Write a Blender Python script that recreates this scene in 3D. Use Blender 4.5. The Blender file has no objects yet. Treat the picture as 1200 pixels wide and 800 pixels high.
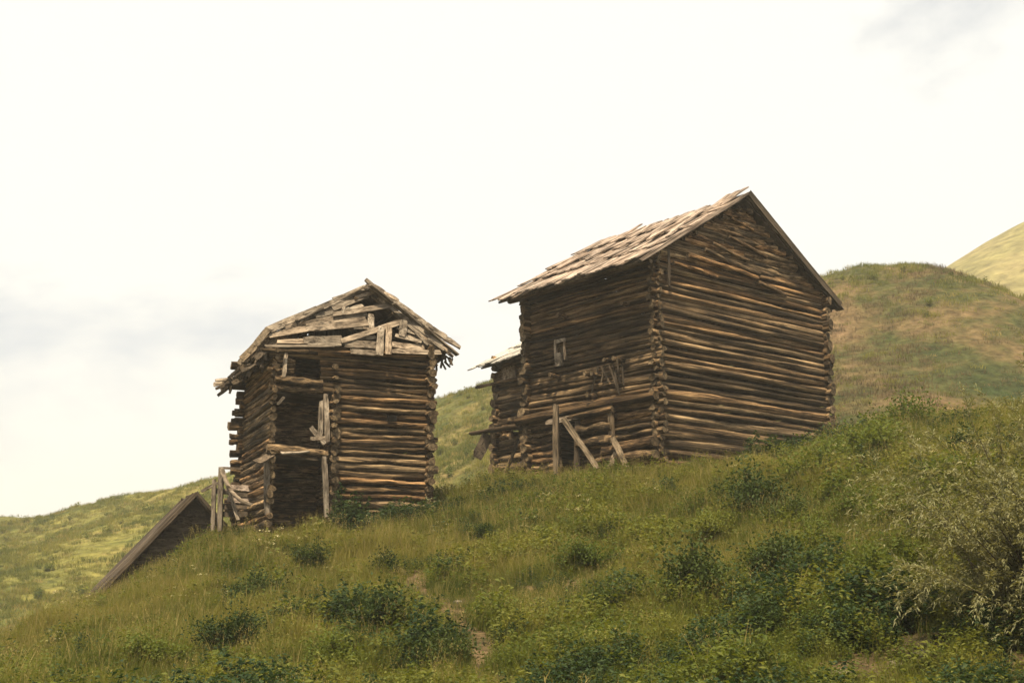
import bpy, bmesh, math, random
import numpy as np
from mathutils import Vector, Matrix, Euler, noise as mnoise

random.seed(7)
rng = np.random.default_rng(11)
scene = bpy.context.scene
col = scene.collection
R = math.radians

# ------------------------------------------------------------------ camera
FPX = 1396.0                       # focal length in pixels of the 1200 px wide photograph
PITCH = R(11.9)
cam_data = bpy.data.cameras.new('camera')
cam_data.sensor_width = 36.0
cam_data.lens = 36.0 * FPX / 1200.0
cam_data.clip_start = 0.1
cam_data.clip_end = 6000.0
cam = bpy.data.objects.new('camera', cam_data)
cam.location = (0, 0, 0)           # eye about 1.7 m above the grass
cam.rotation_euler = (math.pi / 2 + PITCH, 0, 0)
col.objects.link(cam)
scene.camera = cam

# ------------------------------------------------------------------ sun, sky, exposure
SUN_EL = R(66)
SUN_AZ = R(-168)                 # from the view direction: high, over the photographer's left shoulder
sun_dir = Vector((math.sin(SUN_AZ) * math.cos(SUN_EL), math.cos(SUN_AZ) * math.cos(SUN_EL), math.sin(SUN_EL)))
sl = bpy.data.lights.new('sun', 'SUN')
sl.energy = 5.0
sl.angle = R(1.2)
sl.color = (1.0, 0.83, 0.57)
so = bpy.data.objects.new('sun', sl)
so.rotation_euler = sun_dir.to_track_quat('Z', 'Y').to_euler()
so.location = sun_dir * 60
col.objects.link(so)

world = bpy.data.worlds.new('World')
scene.world = world
world.use_nodes = True
wt = world.node_tree
wt.nodes.clear()
wo = wt.nodes.new('ShaderNodeOutputWorld')
bg = wt.nodes.new('ShaderNodeBackground')
sky = wt.nodes.new('ShaderNodeTexSky')
sky.sky_type = 'NISHITA'
sky.sun_disc = False
sky.sun_elevation = SUN_EL
sky.sun_rotation = SUN_AZ % (2 * math.pi)
sky.altitude = 1500
sky.air_density = 1.0
sky.dust_density = 4.0
sky.ozone_density = 1.0
bg.inputs['Strength'].default_value = 0.055
# thin bright cloud veil over the sky, everywhere the same kind of cloud
tc = wt.nodes.new('ShaderNodeTexCoord')
mp = wt.nodes.new('ShaderNodeMapping')
mp.inputs['Scale'].default_value = (1.0, 1.0, 2.2)
mp.inputs['Location'].default_value = (4.71, 6.67, 6.04)
nz = wt.nodes.new('ShaderNodeTexNoise')
nz.inputs['Scale'].default_value = 2.2
nz.inputs['Detail'].default_value = 7.0
nz.inputs['Roughness'].default_value = 0.55
nz.inputs['Distortion'].default_value = 0.3
cr = wt.nodes.new('ShaderNodeValToRGB')
cr.color_ramp.elements[0].position = 0.23
cr.color_ramp.elements[1].position = 0.455
mx = wt.nodes.new('ShaderNodeMix')
mx.data_type = 'RGBA'
mx.inputs['B'].default_value = (8.3, 8.3, 7.9, 1)
L = wt.links.new
L(tc.outputs['Generated'], mp.inputs['Vector'])
L(mp.outputs['Vector'], nz.inputs['Vector'])
L(nz.outputs['Fac'], cr.inputs['Fac'])
mr = wt.nodes.new('ShaderNodeMath'); mr.operation = 'MULTIPLY'; mr.inputs[1].default_value = 0.97
L(cr.outputs['Color'], mr.inputs[0])
L(mr.outputs[0], mx.inputs['Factor'])
L(sky.outputs['Color'], mx.inputs['A'])
L(mx.outputs['Result'], bg.inputs['Color'])
L(bg.outputs['Background'], wo.inputs['Surface'])

scene.view_settings.view_transform = 'Standard'
scene.view_settings.look = 'None'
scene.view_settings.gamma = 1.0
scene.view_settings.exposure = 1.2
scene.render.engine = 'CYCLES'
scene.cycles.max_bounces = 5
scene.cycles.diffuse_bounces = 3
scene.cycles.transmission_bounces = 3
scene.cycles.volume_bounces = 0
scene.cycles.use_denoising = True

HAZE_DENSITY = 0.0010

# ------------------------------------------------------------------ helpers
CP, SP = math.cos(PITCH), math.sin(PITCH)

def ray(px, py):
    u = (px - 600) / FPX
    v = (400 - py) / FPX
    return Vector((u, CP - v * SP, SP + v * CP))

def P(px, py, Y):
    d = ray(px, py)
    return d * (Y / d.y)

def tag(o, label=None, cat=None, group=None, kind=None):
    if label: o['label'] = label
    if cat: o['category'] = cat
    if group: o['group'] = group
    if kind: o['kind'] = kind
    return o

def thing(name, label, cat, loc=(0, 0, 0), rz=0.0, group=None, lean=(0, 0)):
    o = bpy.data.objects.new(name, None)
    o.empty_display_size = 0.3
    col.objects.link(o)
    o.location = loc
    o.rotation_euler = (lean[0], lean[1], rz)
    return tag(o, label, cat, group)

def mesh(name, verts, faces, mats=(), smooth=False, midx=None):
    me = bpy.data.meshes.new(name)
    me.from_pydata([tuple(v) for v in verts], [], [tuple(f) for f in faces])
    for m in mats: me.materials.append(m)
    if smooth: me.polygons.foreach_set('use_smooth', [True] * len(me.polygons))
    if midx is not None: me.polygons.foreach_set('material_index', midx)
    me.update()
    return me

def obj(name, me, parent=None, loc=(0, 0, 0), rot=(0, 0, 0), scale=(1, 1, 1)):
    o = bpy.data.objects.new(name, me)
    col.objects.link(o)
    o.parent = parent
    o.location = loc
    o.rotation_euler = rot
    o.scale = scale
    return o

def np_mesh(name, V, F, mats=(), smooth=False):
    """V (n,3), F (m,k) arrays -> mesh, fast."""
    me = bpy.data.meshes.new(name)
    n, (m, k) = len(V), F.shape
    me.vertices.add(n); me.loops.add(m * k); me.polygons.add(m)
    me.vertices.foreach_set('co', np.asarray(V, dtype=np.float32).ravel())
    me.loops.foreach_set('vertex_index', F.astype(np.int32).ravel())
    me.polygons.foreach_set('loop_start', np.arange(0, m * k, k, dtype=np.int32))
    me.polygons.foreach_set('loop_total', np.full(m, k, dtype=np.int32))
    if smooth: me.polygons.foreach_set('use_smooth', np.ones(m, dtype=bool))
    for mm in mats: me.materials.append(mm)
    me.update(calc_edges=True)
    me.validate()
    return me

# ------------------------------------------------------------------ materials
def new_mat(name):
    m = bpy.data.materials.new(name)
    m.use_nodes = True
    nt = m.node_tree
    nt.nodes.clear()
    return m, nt, nt.nodes.new, nt.links.new

def ramp(nt, stops):
    r = nt.nodes.new('ShaderNodeValToRGB')
    e = r.color_ramp.elements
    while len(e) < len(stops): e.new(0.5)
    for el, (p, c) in zip(e, stops):
        el.position = p
        el.color = (*c, 1)
    return r

def wood(name, stops, grain=(1.6, 9.0, 9.0), rnd=(0.55, 1.35), rough=0.9, bump=0.5, warm=0.25, crack=7.0):
    """weathered wood: streaks along local X, each piece a tone of its own"""
    m, nt, N, Lk = new_mat(name)
    out = N('ShaderNodeOutputMaterial'); b = N('ShaderNodeBsdfPrincipled')
    b.inputs['Roughness'].default_value = rough
    b.inputs['Specular IOR Level'].default_value = 0.15
    tc = N('ShaderNodeTexCoord'); oi = N('ShaderNodeObjectInfo')
    off = N('ShaderNodeMath'); off.operation = 'MULTIPLY'; off.inputs[1].default_value = 93.0
    Lk(oi.outputs['Random'], off.inputs[0])
    mp = N('ShaderNodeMapping'); mp.inputs['Scale'].default_value = grain
    Lk(tc.outputs['Object'], mp.inputs['Vector'])
    n1 = N('ShaderNodeTexNoise'); n1.noise_dimensions = '4D'
    n1.inputs['Scale'].default_value = 1.0; n1.inputs['Detail'].default_value = 8.0; n1.inputs['Roughness'].default_value = 0.68
    Lk(mp.outputs['Vector'], n1.inputs['Vector']); Lk(off.outputs[0], n1.inputs['W'])
    mp2 = N('ShaderNodeMapping'); mp2.inputs['Scale'].default_value = (grain[0] * 2.2, 1.1, 1.1)
    Lk(tc.outputs['Object'], mp2.inputs['Vector'])
    n2 = N('ShaderNodeTexNoise'); n2.noise_dimensions = '4D'
    n2.inputs['Scale'].default_value = 1.3; n2.inputs['Detail'].default_value = 5.0
    Lk(mp2.outputs['Vector'], n2.inputs['Vector']); Lk(off.outputs[0], n2.inputs['W'])
    ad = N('ShaderNodeMath'); ad.operation = 'ADD'; Lk(n1.outputs['Fac'], ad.inputs[0])
    ml = N('ShaderNodeMath'); ml.operation = 'MULTIPLY_ADD'; ml.inputs[1].default_value = 0.9; ml.inputs[2].default_value = -0.45
    Lk(n2.outputs['Fac'], ml.inputs[0]); Lk(ml.outputs[0], ad.inputs[1])
    rp = ramp(nt, stops); Lk(ad.outputs[0], rp.inputs['Fac'])
    # drying cracks along the grain, and stains that run over neighbouring pieces
    mp3 = N('ShaderNodeMapping'); mp3.inputs['Scale'].default_value = (grain[0] * 1.5, crack, crack)
    Lk(tc.outputs['Object'], mp3.inputs['Vector'])
    n3 = N('ShaderNodeTexNoise'); n3.noise_dimensions = '4D'
    n3.inputs['Scale'].default_value = 1.0; n3.inputs['Detail'].default_value = 3.0
    Lk(mp3.outputs['Vector'], n3.inputs['Vector']); Lk(off.outputs[0], n3.inputs['W'])
    ck = N('ShaderNodeMapRange'); ck.inputs['From Min'].default_value = 0.36; ck.inputs['From Max'].default_value = 0.46
    ck.inputs['To Min'].default_value = 0.22; ck.inputs['To Max'].default_value = 1.0
    Lk(n3.outputs['Fac'], ck.inputs['Value'])
    gm = N('ShaderNodeNewGeometry')
    n4 = N('ShaderNodeTexNoise'); n4.inputs['Scale'].default_value = 1.1; n4.inputs['Detail'].default_value = 6.0; n4.inputs['Roughness'].default_value = 0.65
    Lk(gm.outputs['Position'], n4.inputs['Vector'])
    st = N('ShaderNodeMapRange'); st.inputs['From Min'].default_value = 0.32; st.inputs['From Max'].default_value = 0.62
    st.inputs['To Min'].default_value = 0.5; st.inputs['To Max'].default_value = 1.12
    Lk(n4.outputs['Fac'], st.inputs['Value'])
    cs = N('ShaderNodeMath'); cs.operation = 'MULTIPLY'
    Lk(ck.outputs['Result'], cs.inputs[0]); Lk(st.outputs['Result'], cs.inputs[1])
    # tone of the single piece
    mr = N('ShaderNodeMapRange'); mr.inputs['To Min'].default_value = rnd[0]; mr.inputs['To Max'].default_value = rnd[1]
    Lk(oi.outputs['Random'], mr.inputs['Value'])
    mu = N('ShaderNodeMix'); mu.data_type = 'RGBA'; mu.blend_type = 'MULTIPLY'; mu.inputs['Factor'].default_value = 1.0
    tn = N('ShaderNodeMath'); tn.operation = 'MULTIPLY'
    Lk(mr.outputs['Result'], tn.inputs[0]); Lk(cs.outputs[0], tn.inputs[1])
    Lk(rp.outputs['Color'], mu.inputs['A']); Lk(tn.outputs[0], mu.inputs['B'])
    fr = N('ShaderNodeMath'); fr.operation = 'FRACT'
    f7 = N('ShaderNodeMath'); f7.operation = 'MULTIPLY'; f7.inputs[1].default_value = 7.31
    Lk(oi.outputs['Random'], f7.inputs[0]); Lk(f7.outputs[0], fr.inputs[0])
    fw = N('ShaderNodeMath'); fw.operation = 'MULTIPLY'; fw.inputs[1].default_value = warm
    pw = N('ShaderNodeMath'); pw.operation = 'POWER'; pw.inputs[1].default_value = 2.0
    Lk(fr.outputs[0], pw.inputs[0]); Lk(pw.outputs[0], fw.inputs[0])
    wm = N('ShaderNodeMix'); wm.data_type = 'RGBA'; wm.blend_type = 'MULTIPLY'
    wm.inputs['B'].default_value = (1.45, 0.95, 0.5, 1)
    Lk(fw.outputs[0], wm.inputs['Factor']); Lk(mu.outputs['Result'], wm.inputs['A'])
    Lk(wm.outputs['Result'], b.inputs['Base Color'])
    bp = N('ShaderNodeBump'); bp.inputs['Strength'].default_value = bump; bp.inputs['Distance'].default_value = 0.03
    bh = N('ShaderNodeMath'); bh.operation = 'MULTIPLY_ADD'; bh.inputs[1].default_value = 0.6
    Lk(ck.outputs['Result'], bh.inputs[0]); Lk(n1.outputs['Fac'], bh.inputs[2])
    Lk(bh.outputs[0], bp.inputs['Height']); Lk(bp.outputs['Normal'], b.inputs['Normal'])
    Lk(b.outputs['BSDF'], out.inputs['Surface'])
    return m

def leaf_mat(name, stops, patch_stops=None, transl=0.4, scale=0.35, rough=0.6, patch_mix=0.5):
    """foliage: diffuse + light through the blade; tone by single piece and by patch of ground"""
    m, nt, N, Lk = new_mat(name)
    out = N('ShaderNodeOutputMaterial')
    oi = N('ShaderNodeObjectInfo'); ge = N('ShaderNodeNewGeometry')
    rp = ramp(nt, stops)
    wn = N('ShaderNodeTexNoise'); wn.inputs['Scale'].default_value = 5.0; wn.inputs['Detail'].default_value = 2.0
    Lk(ge.outputs['Position'], wn.inputs['Vector'])
    ad = N('ShaderNodeMath'); ad.operation = 'MULTIPLY_ADD'; ad.inputs[1].default_value = 0.6; 
    Lk(oi.outputs['Random'], ad.inputs[0])
    sm = N('ShaderNodeMath'); sm.operation = 'MULTIPLY_ADD'; sm.inputs[1].default_value = 0.9; sm.inputs[2].default_value = -0.25
    Lk(wn.outputs['Fac'], sm.inputs[0]); Lk(sm.outputs[0], ad.inputs[2])
    Lk(ad.outputs[0], rp.inputs['Fac'])
    c = rp.outputs['Color']
    if patch_stops:
        n = N('ShaderNodeTexNoise'); n.inputs['Scale'].default_value = scale; n.inputs['Detail'].default_value = 4.0
        n.inputs['Roughness'].default_value = 0.6
        Lk(ge.outputs['Position'], n.inputs['Vector'])
        r2 = ramp(nt, patch_stops); Lk(n.outputs['Fac'], r2.inputs['Fac'])
        mm = N('ShaderNodeMix'); mm.data_type = 'RGBA'; mm.inputs['Factor'].default_value = patch_mix
        Lk(c, mm.inputs['A']); Lk(r2.outputs['Color'], mm.inputs['B'])
        c = mm.outputs['Result']
    d = N('ShaderNodeBsdfPrincipled'); d.inputs['Roughness'].default_value = rough; d.inputs['Specular IOR Level'].default_value = 0.1
    Lk(c, d.inputs['Base Color'])
    t = N('ShaderNodeBsdfTranslucent')
    tm = N('ShaderNodeMix'); tm.data_type = 'RGBA'; tm.blend_type = 'MULTIPLY'; tm.inputs['Factor'].default_value = 1.0
    tm.inputs['B'].default_value = (1.35, 1.25, 0.5, 1)
    Lk(c, tm.inputs['A']); Lk(tm.outputs['Result'], t.inputs['Color'])
    ms = N('ShaderNodeMixShader'); ms.inputs['Fac'].default_value = transl
    Lk(d.outputs['BSDF'], ms.inputs[1]); Lk(t.outputs['BSDF'], ms.inputs[2]); Lk(ms.outputs['Shader'], out.inputs['Surface'])
    return m

def soil_mat(name, stops, scale, bump=0.6, scale2=None, dist=0.1, left=None):
    m, nt, N, Lk = new_mat(name)
    out = N('ShaderNodeOutputMaterial'); b = N('ShaderNodeBsdfPrincipled')
    b.inputs['Roughness'].default_value = 1.0; b.inputs['Specular IOR Level'].default_value = 0.05
    ge = N('ShaderNodeNewGeometry')
    n = N('ShaderNodeTexNoise'); n.inputs['Scale'].default_value = scale; n.inputs['Detail'].default_value = 9.0; n.inputs['Roughness'].default_value = 0.65
    Lk(ge.outputs['Position'], n.inputs['Vector'])
    rp = ramp(nt, stops); Lk(n.outputs['Fac'], rp.inputs['Fac'])
    c = rp.outputs['Color']
    if left:            # another plant cover on the western part of the ridge
        r2 = ramp(nt, left); Lk(n.outputs['Fac'], r2.inputs['Fac'])
        sx = N('ShaderNodeSeparateXYZ'); Lk(ge.outputs['Position'], sx.inputs['Vector'])
        mx_ = N('ShaderNodeMapRange'); mx_.inputs['From Min'].default_value = -18.0; mx_.inputs['From Max'].default_value = 14.0
        Lk(sx.outputs['X'], mx_.inputs['Value'])
        mm = N('ShaderNodeMix'); mm.data_type = 'RGBA'
        Lk(mx_.outputs['Result'], mm.inputs['Factor']); Lk(r2.outputs['Color'], mm.inputs['A']); Lk(c, mm.inputs['B'])
        c = mm.outputs['Result']
    n2 = N('ShaderNodeTexNoise'); n2.inputs['Scale'].default_value = scale2 or scale * 9; n2.inputs['Detail'].default_value = 6.0
    Lk(ge.outputs['Position'], n2.inputs['Vector'])
    mr = N('ShaderNodeMapRange'); mr.inputs['From Min'].default_value = 0.3; mr.inputs['From Max'].default_value = 0.7
    mr.inputs['To Min'].default_value = 0.6; mr.inputs['To Max'].default_value = 1.4
    Lk(n2.outputs['Fac'], mr.inputs['Value'])
    mu = N('ShaderNodeMix'); mu.data_type = 'RGBA'; mu.blend_type = 'MULTIPLY'; mu.inputs['Factor'].default_value = 1.0
    Lk(c, mu.inputs['A']); Lk(mr.outputs['Result'], mu.inputs['B'])
    Lk(mu.outputs['Result'], b.inputs['Base Color'])
    bp = N('ShaderNodeBump'); bp.inputs['Strength'].default_value = bump; bp.inputs['Distance'].default_value = dist
    Lk(n2.outputs['Fac'], bp.inputs['Height']); Lk(bp.outputs['Normal'], b.inputs['Normal'])
    Lk(b.outputs['BSDF'], out.inputs['Surface'])
    return m

M = {}
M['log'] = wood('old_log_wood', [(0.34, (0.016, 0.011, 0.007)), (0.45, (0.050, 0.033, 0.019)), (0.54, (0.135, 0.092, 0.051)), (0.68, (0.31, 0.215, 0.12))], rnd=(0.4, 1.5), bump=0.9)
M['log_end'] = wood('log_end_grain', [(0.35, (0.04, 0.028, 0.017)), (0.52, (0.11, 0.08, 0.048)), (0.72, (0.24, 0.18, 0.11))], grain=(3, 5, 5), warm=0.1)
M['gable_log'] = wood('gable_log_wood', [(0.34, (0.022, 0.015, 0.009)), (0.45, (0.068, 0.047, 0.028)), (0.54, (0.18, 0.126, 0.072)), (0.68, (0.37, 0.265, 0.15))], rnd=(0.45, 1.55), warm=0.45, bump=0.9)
M['board'] = wood('silvered_board', [(0.33, (0.075, 0.059, 0.045)), (0.45, (0.18, 0.147, 0.114)), (0.57, (0.28, 0.236, 0.187)), (0.72, (0.39, 0.34, 0.28))], grain=(1.3, 13, 13), rnd=(0.7, 1.2), warm=0.15)
M['shingle'] = wood('roof_board_wood', [(0.33, (0.10, 0.075, 0.06)), (0.43, (0.25, 0.195, 0.16)), (0.56, (0.35, 0.285, 0.24)), (0.74, (0.46, 0.39, 0.335))], grain=(1.5, 11, 11), rnd=(0.82, 1.15), warm=0.1)
M['pale_board'] = wood('pale_grey_board', [(0.3, (0.25, 0.23, 0.21)), (0.5, (0.42, 0.40, 0.37)), (0.75, (0.55, 0.53, 0.49))], grain=(1.3, 11, 11), rnd=(0.85, 1.1), warm=0.0)
M['post_wood'] = wood('grey_brown_post', [(0.33, (0.045, 0.034, 0.023)), (0.45, (0.11, 0.085, 0.058)), (0.57, (0.18, 0.142, 0.1)), (0.72, (0.27, 0.215, 0.155))], grain=(1.3, 9, 9), rnd=(0.8, 1.15), warm=0.2)
M['dark_board'] = wood('dark_board', [(0.25, (0.03, 0.024, 0.018)), (0.5, (0.075, 0.058, 0.042)), (0.8, (0.15, 0.12, 0.09))], grain=(1.3, 13, 13), rnd=(0.7, 1.2), warm=0.1)
M['brush'] = wood('dry_brush', [(0.25, (0.03, 0.026, 0.018)), (0.5, (0.08, 0.066, 0.045)), (0.8, (0.16, 0.13, 0.09))], grain=(3, 6, 6), rnd=(0.6, 1.3), warm=0.1)
M['soil'] = soil_mat('hillside_soil', [(0.3, (0.025, 0.024, 0.011)), (0.5, (0.06, 0.045, 0.023)), (0.7, (0.12, 0.082, 0.048))], 0.9, 0.8)
M['hill'] = soil_mat('hill_turf', [(0.34, (0.022, 0.032, 0.011)), (0.44, (0.046, 0.048, 0.017)), (0.52, (0.080, 0.061, 0.028)), (0.62, (0.125, 0.084, 0.048)), (0.75, (0.15, 0.098, 0.058))], 0.16, 1.0, 2.2, 0.4, left=[(0.34, (0.032, 0.044, 0.013)), (0.46, (0.080, 0.084, 0.022)), (0.58, (0.13, 0.120, 0.032)), (0.75, (0.15, 0.112, 0.048))])
M['meadow'] = soil_mat('far_meadow', [(0.3, (0.10, 0.096, 0.036)), (0.5, (0.15, 0.135, 0.055)), (0.7, (0.20, 0.165, 0.08))], 0.03, 0.8, 0.5, 1.0)
GP = [(0.34, (0.032, 0.056, 0.012)), (0.45, (0.088, 0.108, 0.020)), (0.55, (0.170, 0.168, 0.034)), (0.68, (0.25, 0.215, 0.06))]
M['grass'] = leaf_mat('grass_blade', [(0.1, (0.050, 0.076, 0.014)), (0.4, (0.105, 0.122, 0.023)), (0.7, (0.175, 0.170, 0.038)), (1.0, (0.27, 0.225, 0.075))], GP, 0.45, 0.30, patch_mix=0.55)
M['straw'] = leaf_mat('dry_grass_blade', [(0.1, (0.15, 0.135, 0.04)), (0.5, (0.23, 0.19, 0.07)), (1.0, (0.32, 0.25, 0.11))], None, 0.4)
M['herb'] = leaf_mat('herb_leaf', [(0.1, (0.030, 0.052, 0.012)), (0.5, (0.074, 0.096, 0.019)), (1.0, (0.15, 0.155, 0.034))], GP, 0.4, 0.30, patch_mix=0.25)
M['nettle'] = leaf_mat('nettle_leaf', [(0.1, (0.014, 0.030, 0.013)), (0.5, (0.026, 0.048, 0.019)), (1.0, (0.05, 0.072, 0.024))], None, 0.35)
M['shrub'] = leaf_mat('shrub_leaf', [(0.1, (0.014, 0.028, 0.008)), (0.5, (0.030, 0.048, 0.012)), (1.0, (0.065, 0.082, 0.020))], None, 0.3)
M['bush'] = leaf_mat('bush_leaf', [(0.1, (0.045, 0.07, 0.014)), (0.5, (0.085, 0.11, 0.022)), (1.0, (0.14, 0.145, 0.036))], None, 0.4)
M['willow'] = leaf_mat('willow_leaf', [(0.1, (0.07, 0.082, 0.034)), (0.5, (0.13, 0.135, 0.065)), (1.0, (0.24, 0.23, 0.135))], None, 0.3)
M['dry_tuft'] = leaf_mat('brown_dry_tuft', [(0.1, (0.055, 0.045, 0.022)), (0.5, (0.095, 0.070, 0.036)), (1.0, (0.15, 0.105, 0.058))], None, 0.3)
M['flower'] = leaf_mat('umbel_flower', [(0.1, (0.36, 0.33, 0.18)), (1.0, (0.60, 0.56, 0.38))], None, 0.3)
M['stem'] = wood('shrub_stem', [(0.3, (0.03, 0.025, 0.015)), (0.7, (0.10, 0.08, 0.05))], grain=(3, 3, 3))
M['stone'] = soil_mat('pale_stone', [(0.3, (0.10, 0.085, 0.065)), (0.7, (0.2, 0.17, 0.13))], 3.0, 0.6)

# ------------------------------------------------------------------ terrain
def tps(pts, reg=0.02):
    pts = np.asarray(pts, float)
    X = pts[:, :2]; n = len(X)
    def K(a, b):
        r2 = ((a[:, None, :] - b[None, :, :]) ** 2).sum(-1)
        return 0.5 * r2 * np.log(r2 + 1e-9)
    A = np.zeros((n + 3, n + 3))
    A[:n, :n] = K(X, X) + reg * np.eye(n) * X.std() ** 2
    A[:n, n] = 1; A[:n, n + 1:] = X
    A[n:, :n] = A[:n, n:].T
    w = np.linalg.solve(A, np.concatenate([pts[:, 2], np.zeros(3)]))
    def f(Q):
        return K(Q, X) @ w[:n] + w[n] + Q @ w[n + 1:]
    return f

def pts_of(pix, drop=0.0):
    out = []
    for (px, py, Y) in pix:
        p = P(px, py, Y)
        out.append((p.x, p.y, p.z - drop))
    return out

near_ctrl = pts_of([
    (0, 800, 15), (250, 800, 13.5), (600, 800, 12.5), (900, 800, 11.5), (1200, 800, 10.5), (-150, 830, 15), (1350, 800, 10.5),
    (130, 745, 19), (350, 715, 18), (600, 700, 17.5), (850, 690, 16), (1100, 690, 13.5),
    (420, 650, 22.5), (600, 628, 22), (780, 600, 22), (950, 590, 20), (1150, 570, 17),
    (0, 765, 20.5), (60, 730, 22.5), (130, 702, 24.2), (200, 670, 25.5), (245, 632, 26.2), (-150, 830, 18),
    (330, 622, 25.0), (390, 617, 25.4), (450, 609, 26.2), (505, 590, 27.6),
    (580, 563, 29.0), (650, 556, 28.4), (710, 552, 27.2), (770, 549, 25.8), (860, 550, 27.6),
    (962, 536, 30.0), (1000, 520, 28.8), (1070, 492, 27.0), (1200, 480, 24.5), (1350, 465, 23)], 0.22)
near_ctrl += [(0, 0, -1.75), (-9, 0, -2.6), (9, 0, -0.9), (0, 6, -1.45), (-8, 8, -1.9), (8, 7, -0.7), (18, 5, 0.8), (-18, 5, -4.0),
              (-6.3, 29, 1.1), (-3.2, 30.5, 1.6), (0.5, 30.0, 2.55), (5.0, 33.5, 2.9), (-0.6, 33, 2.1), (2.0, 37.5, 1.8),
              (-9.2, 28.3, -0.3), (-11, 30, -2.2), (-9, 34, -2.5), (-4, 36, -1.2), (1, 42, -0.8), (9, 37, 2.6), (16, 34, 3.0), (20, 28, 5.0),
              (-18, 26, -5.0), (-22, 18, -5.0), (-20, 36, -8), (-10, 44, -7), (0, 48, -4), (12, 46, 0), (24, 44, 2), (26, 20, 6.2), (24, 10, 3.5)]
near_f = tps(near_ctrl, 0.004)
GX0, GX1, GY0, GY1, GS = -24.0, 26.0, -3.0, 47.0, 0.25
gx = np.arange(GX0, GX1 + 1e-6, GS); gy = np.arange(GY0, GY1 + 1e-6, GS)
XX, YY = np.meshgrid(gx, gy)
QQ = np.stack([XX.ravel(), YY.ravel()], 1)
ZZ = np.concatenate([near_f(q) for q in np.array_split(QQ, 40)])
bump = np.array([mnoise.fractal((x * 0.55, y * 0.55, 3.1), 0.9, 2.1, 4) for x, y in QQ])
ZZ = (ZZ + 0.11 * bump).reshape(XX.shape)

def H(x, y):
    fx = min(max((x - GX0) / GS, 0), len(gx) - 1.001); fy = min(max((y - GY0) / GS, 0), len(gy) - 1.001)
    i, j = int(fx), int(fy); a, b = fx - i, fy - j
    return float((ZZ[j, i] * (1 - a) + ZZ[j, i + 1] * a) * (1 - b) + (ZZ[j + 1, i] * (1 - a) + ZZ[j + 1, i + 1] * a) * b)

def Hn(q):
    fx = np.clip((q[:, 0] - GX0) / GS, 0, len(gx) - 1.001); fy = np.clip((q[:, 1] - GY0) / GS, 0, len(gy) - 1.001)
    i = fx.astype(int); j = fy.astype(int); a = fx - i; b = fy - j
    return (ZZ[j, i] * (1 - a) + ZZ[j, i + 1] * a) * (1 - b) + (ZZ[j + 1, i] * (1 - a) + ZZ[j + 1, i + 1] * a) * b

def hit(px, py, y0=7.0):
    d = ray(px, py); d = d / d.y
    y = y0
    while y < 34:
        if d.z * y < H(d.x * y, y): break
        y += 0.05
    return Vector((d.x * y, y, H(d.x * y, y)))

def grid_mesh(name, X, Y, Z, mat):
    ny, nx = X.shape
    V = np.stack([X.ravel(), Y.ravel(), Z.ravel()], 1)
    idx = np.arange(nx * ny).reshape(ny, nx)
    F = np.stack([idx[:-1, :-1].ravel(), idx[:-1, 1:].ravel(), idx[1:, 1:].ravel(), idx[1:, :-1].ravel()], 1)
    return np_mesh(name, V, F, [mat], True)

tag(obj('hillside', grid_mesh('hillside', XX, YY, ZZ, M['soil'])), kind='structure')

# valley floor out to the horizon
a = np.linspace(-900, 900, 61)
AX, AY = np.meshgrid(a, a)
AZ = np.full(AX.shape, -14.0) + 1.2 * np.sin(AX * 0.013) + 1.2 * np.cos(AY * 0.011)
tag(obj('ground', grid_mesh('ground', AX, AY, AZ, M['meadow'])), kind='structure')

# the ridge behind the houses
hill_ctrl = pts_of([
    (-500, 640, 125), (-250, 618, 118), (-100, 610, 112), (0, 606, 106), (130, 591, 100), (260, 554, 93), (380, 512, 89), (500, 472, 86), (580, 451, 83),
    (700, 408, 80), (850, 356, 77), (970, 321, 73), (1040, 313, 71), (1120, 323, 68), (1200, 352, 66), (1300, 395, 65), (1450, 460, 64),
    (300, 562, 86), (180, 606, 80), (70, 648, 72), (-60, 690, 64), (-200, 740, 58),
    (40, 632, 92), (-120, 655, 92), (250, 640, 70), (150, 700, 63), (0, 760, 55), (350, 610, 70),
    (540, 520, 68), (545, 590, 56), (800, 440, 64), (1000, 400, 62), (1100, 400, 60), (1200, 440, 56), (1000, 480, 53), (1100, 490, 51), (1250, 520, 50), (1450, 560, 48)])
hill_ctrl += [(-60, 45, -14), (-30, 44, -12), (-10, 44, -10), (5, 45, -3), (20, 43, 1), (45, 40, 3), (80, 40, 3), (-100, 60, -15),
              (-70, 150, -5), (-20, 130, -2), (10, 115, 2), (35, 105, 4), (60, 100, 3), (90, 95, 0), (-130, 130, -6), (-60, 200, -22), (0, 190, -18), (60, 180, -20), (120, 150, -16), (-150, 220, -24), (140, 60, -6), (-150, 70, -17)]
hill_f = tps(hill_ctrl, 0.001)
hx = np.arange(-150, 140.1, 0.9); hy = np.arange(44, 205.1, 0.9)
HX, HY = np.meshgrid(hx, hy)
q = np.stack([HX.ravel(), HY.ravel()], 1)
hz = np.concatenate([hill_f(c) for c in np.array_split(q, 60)])
hb = np.array([mnoise.fractal((x * 0.10, y * 0.10, 9.3), 0.85, 2.2, 6) for x, y in q])
edge = np.clip(np.minimum(np.minimum(q[:, 0] + 150, 140 - q[:, 0]), 205 - q[:, 1]) / 25, 0, 1)
hz = hz * edge + (-20) * (1 - edge) + 0.55 * hb
HZ = hz.reshape(HX.shape)
tag(obj('hill', grid_mesh('hill', HX, HY, HZ, M['hill'])), kind='structure')

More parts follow.
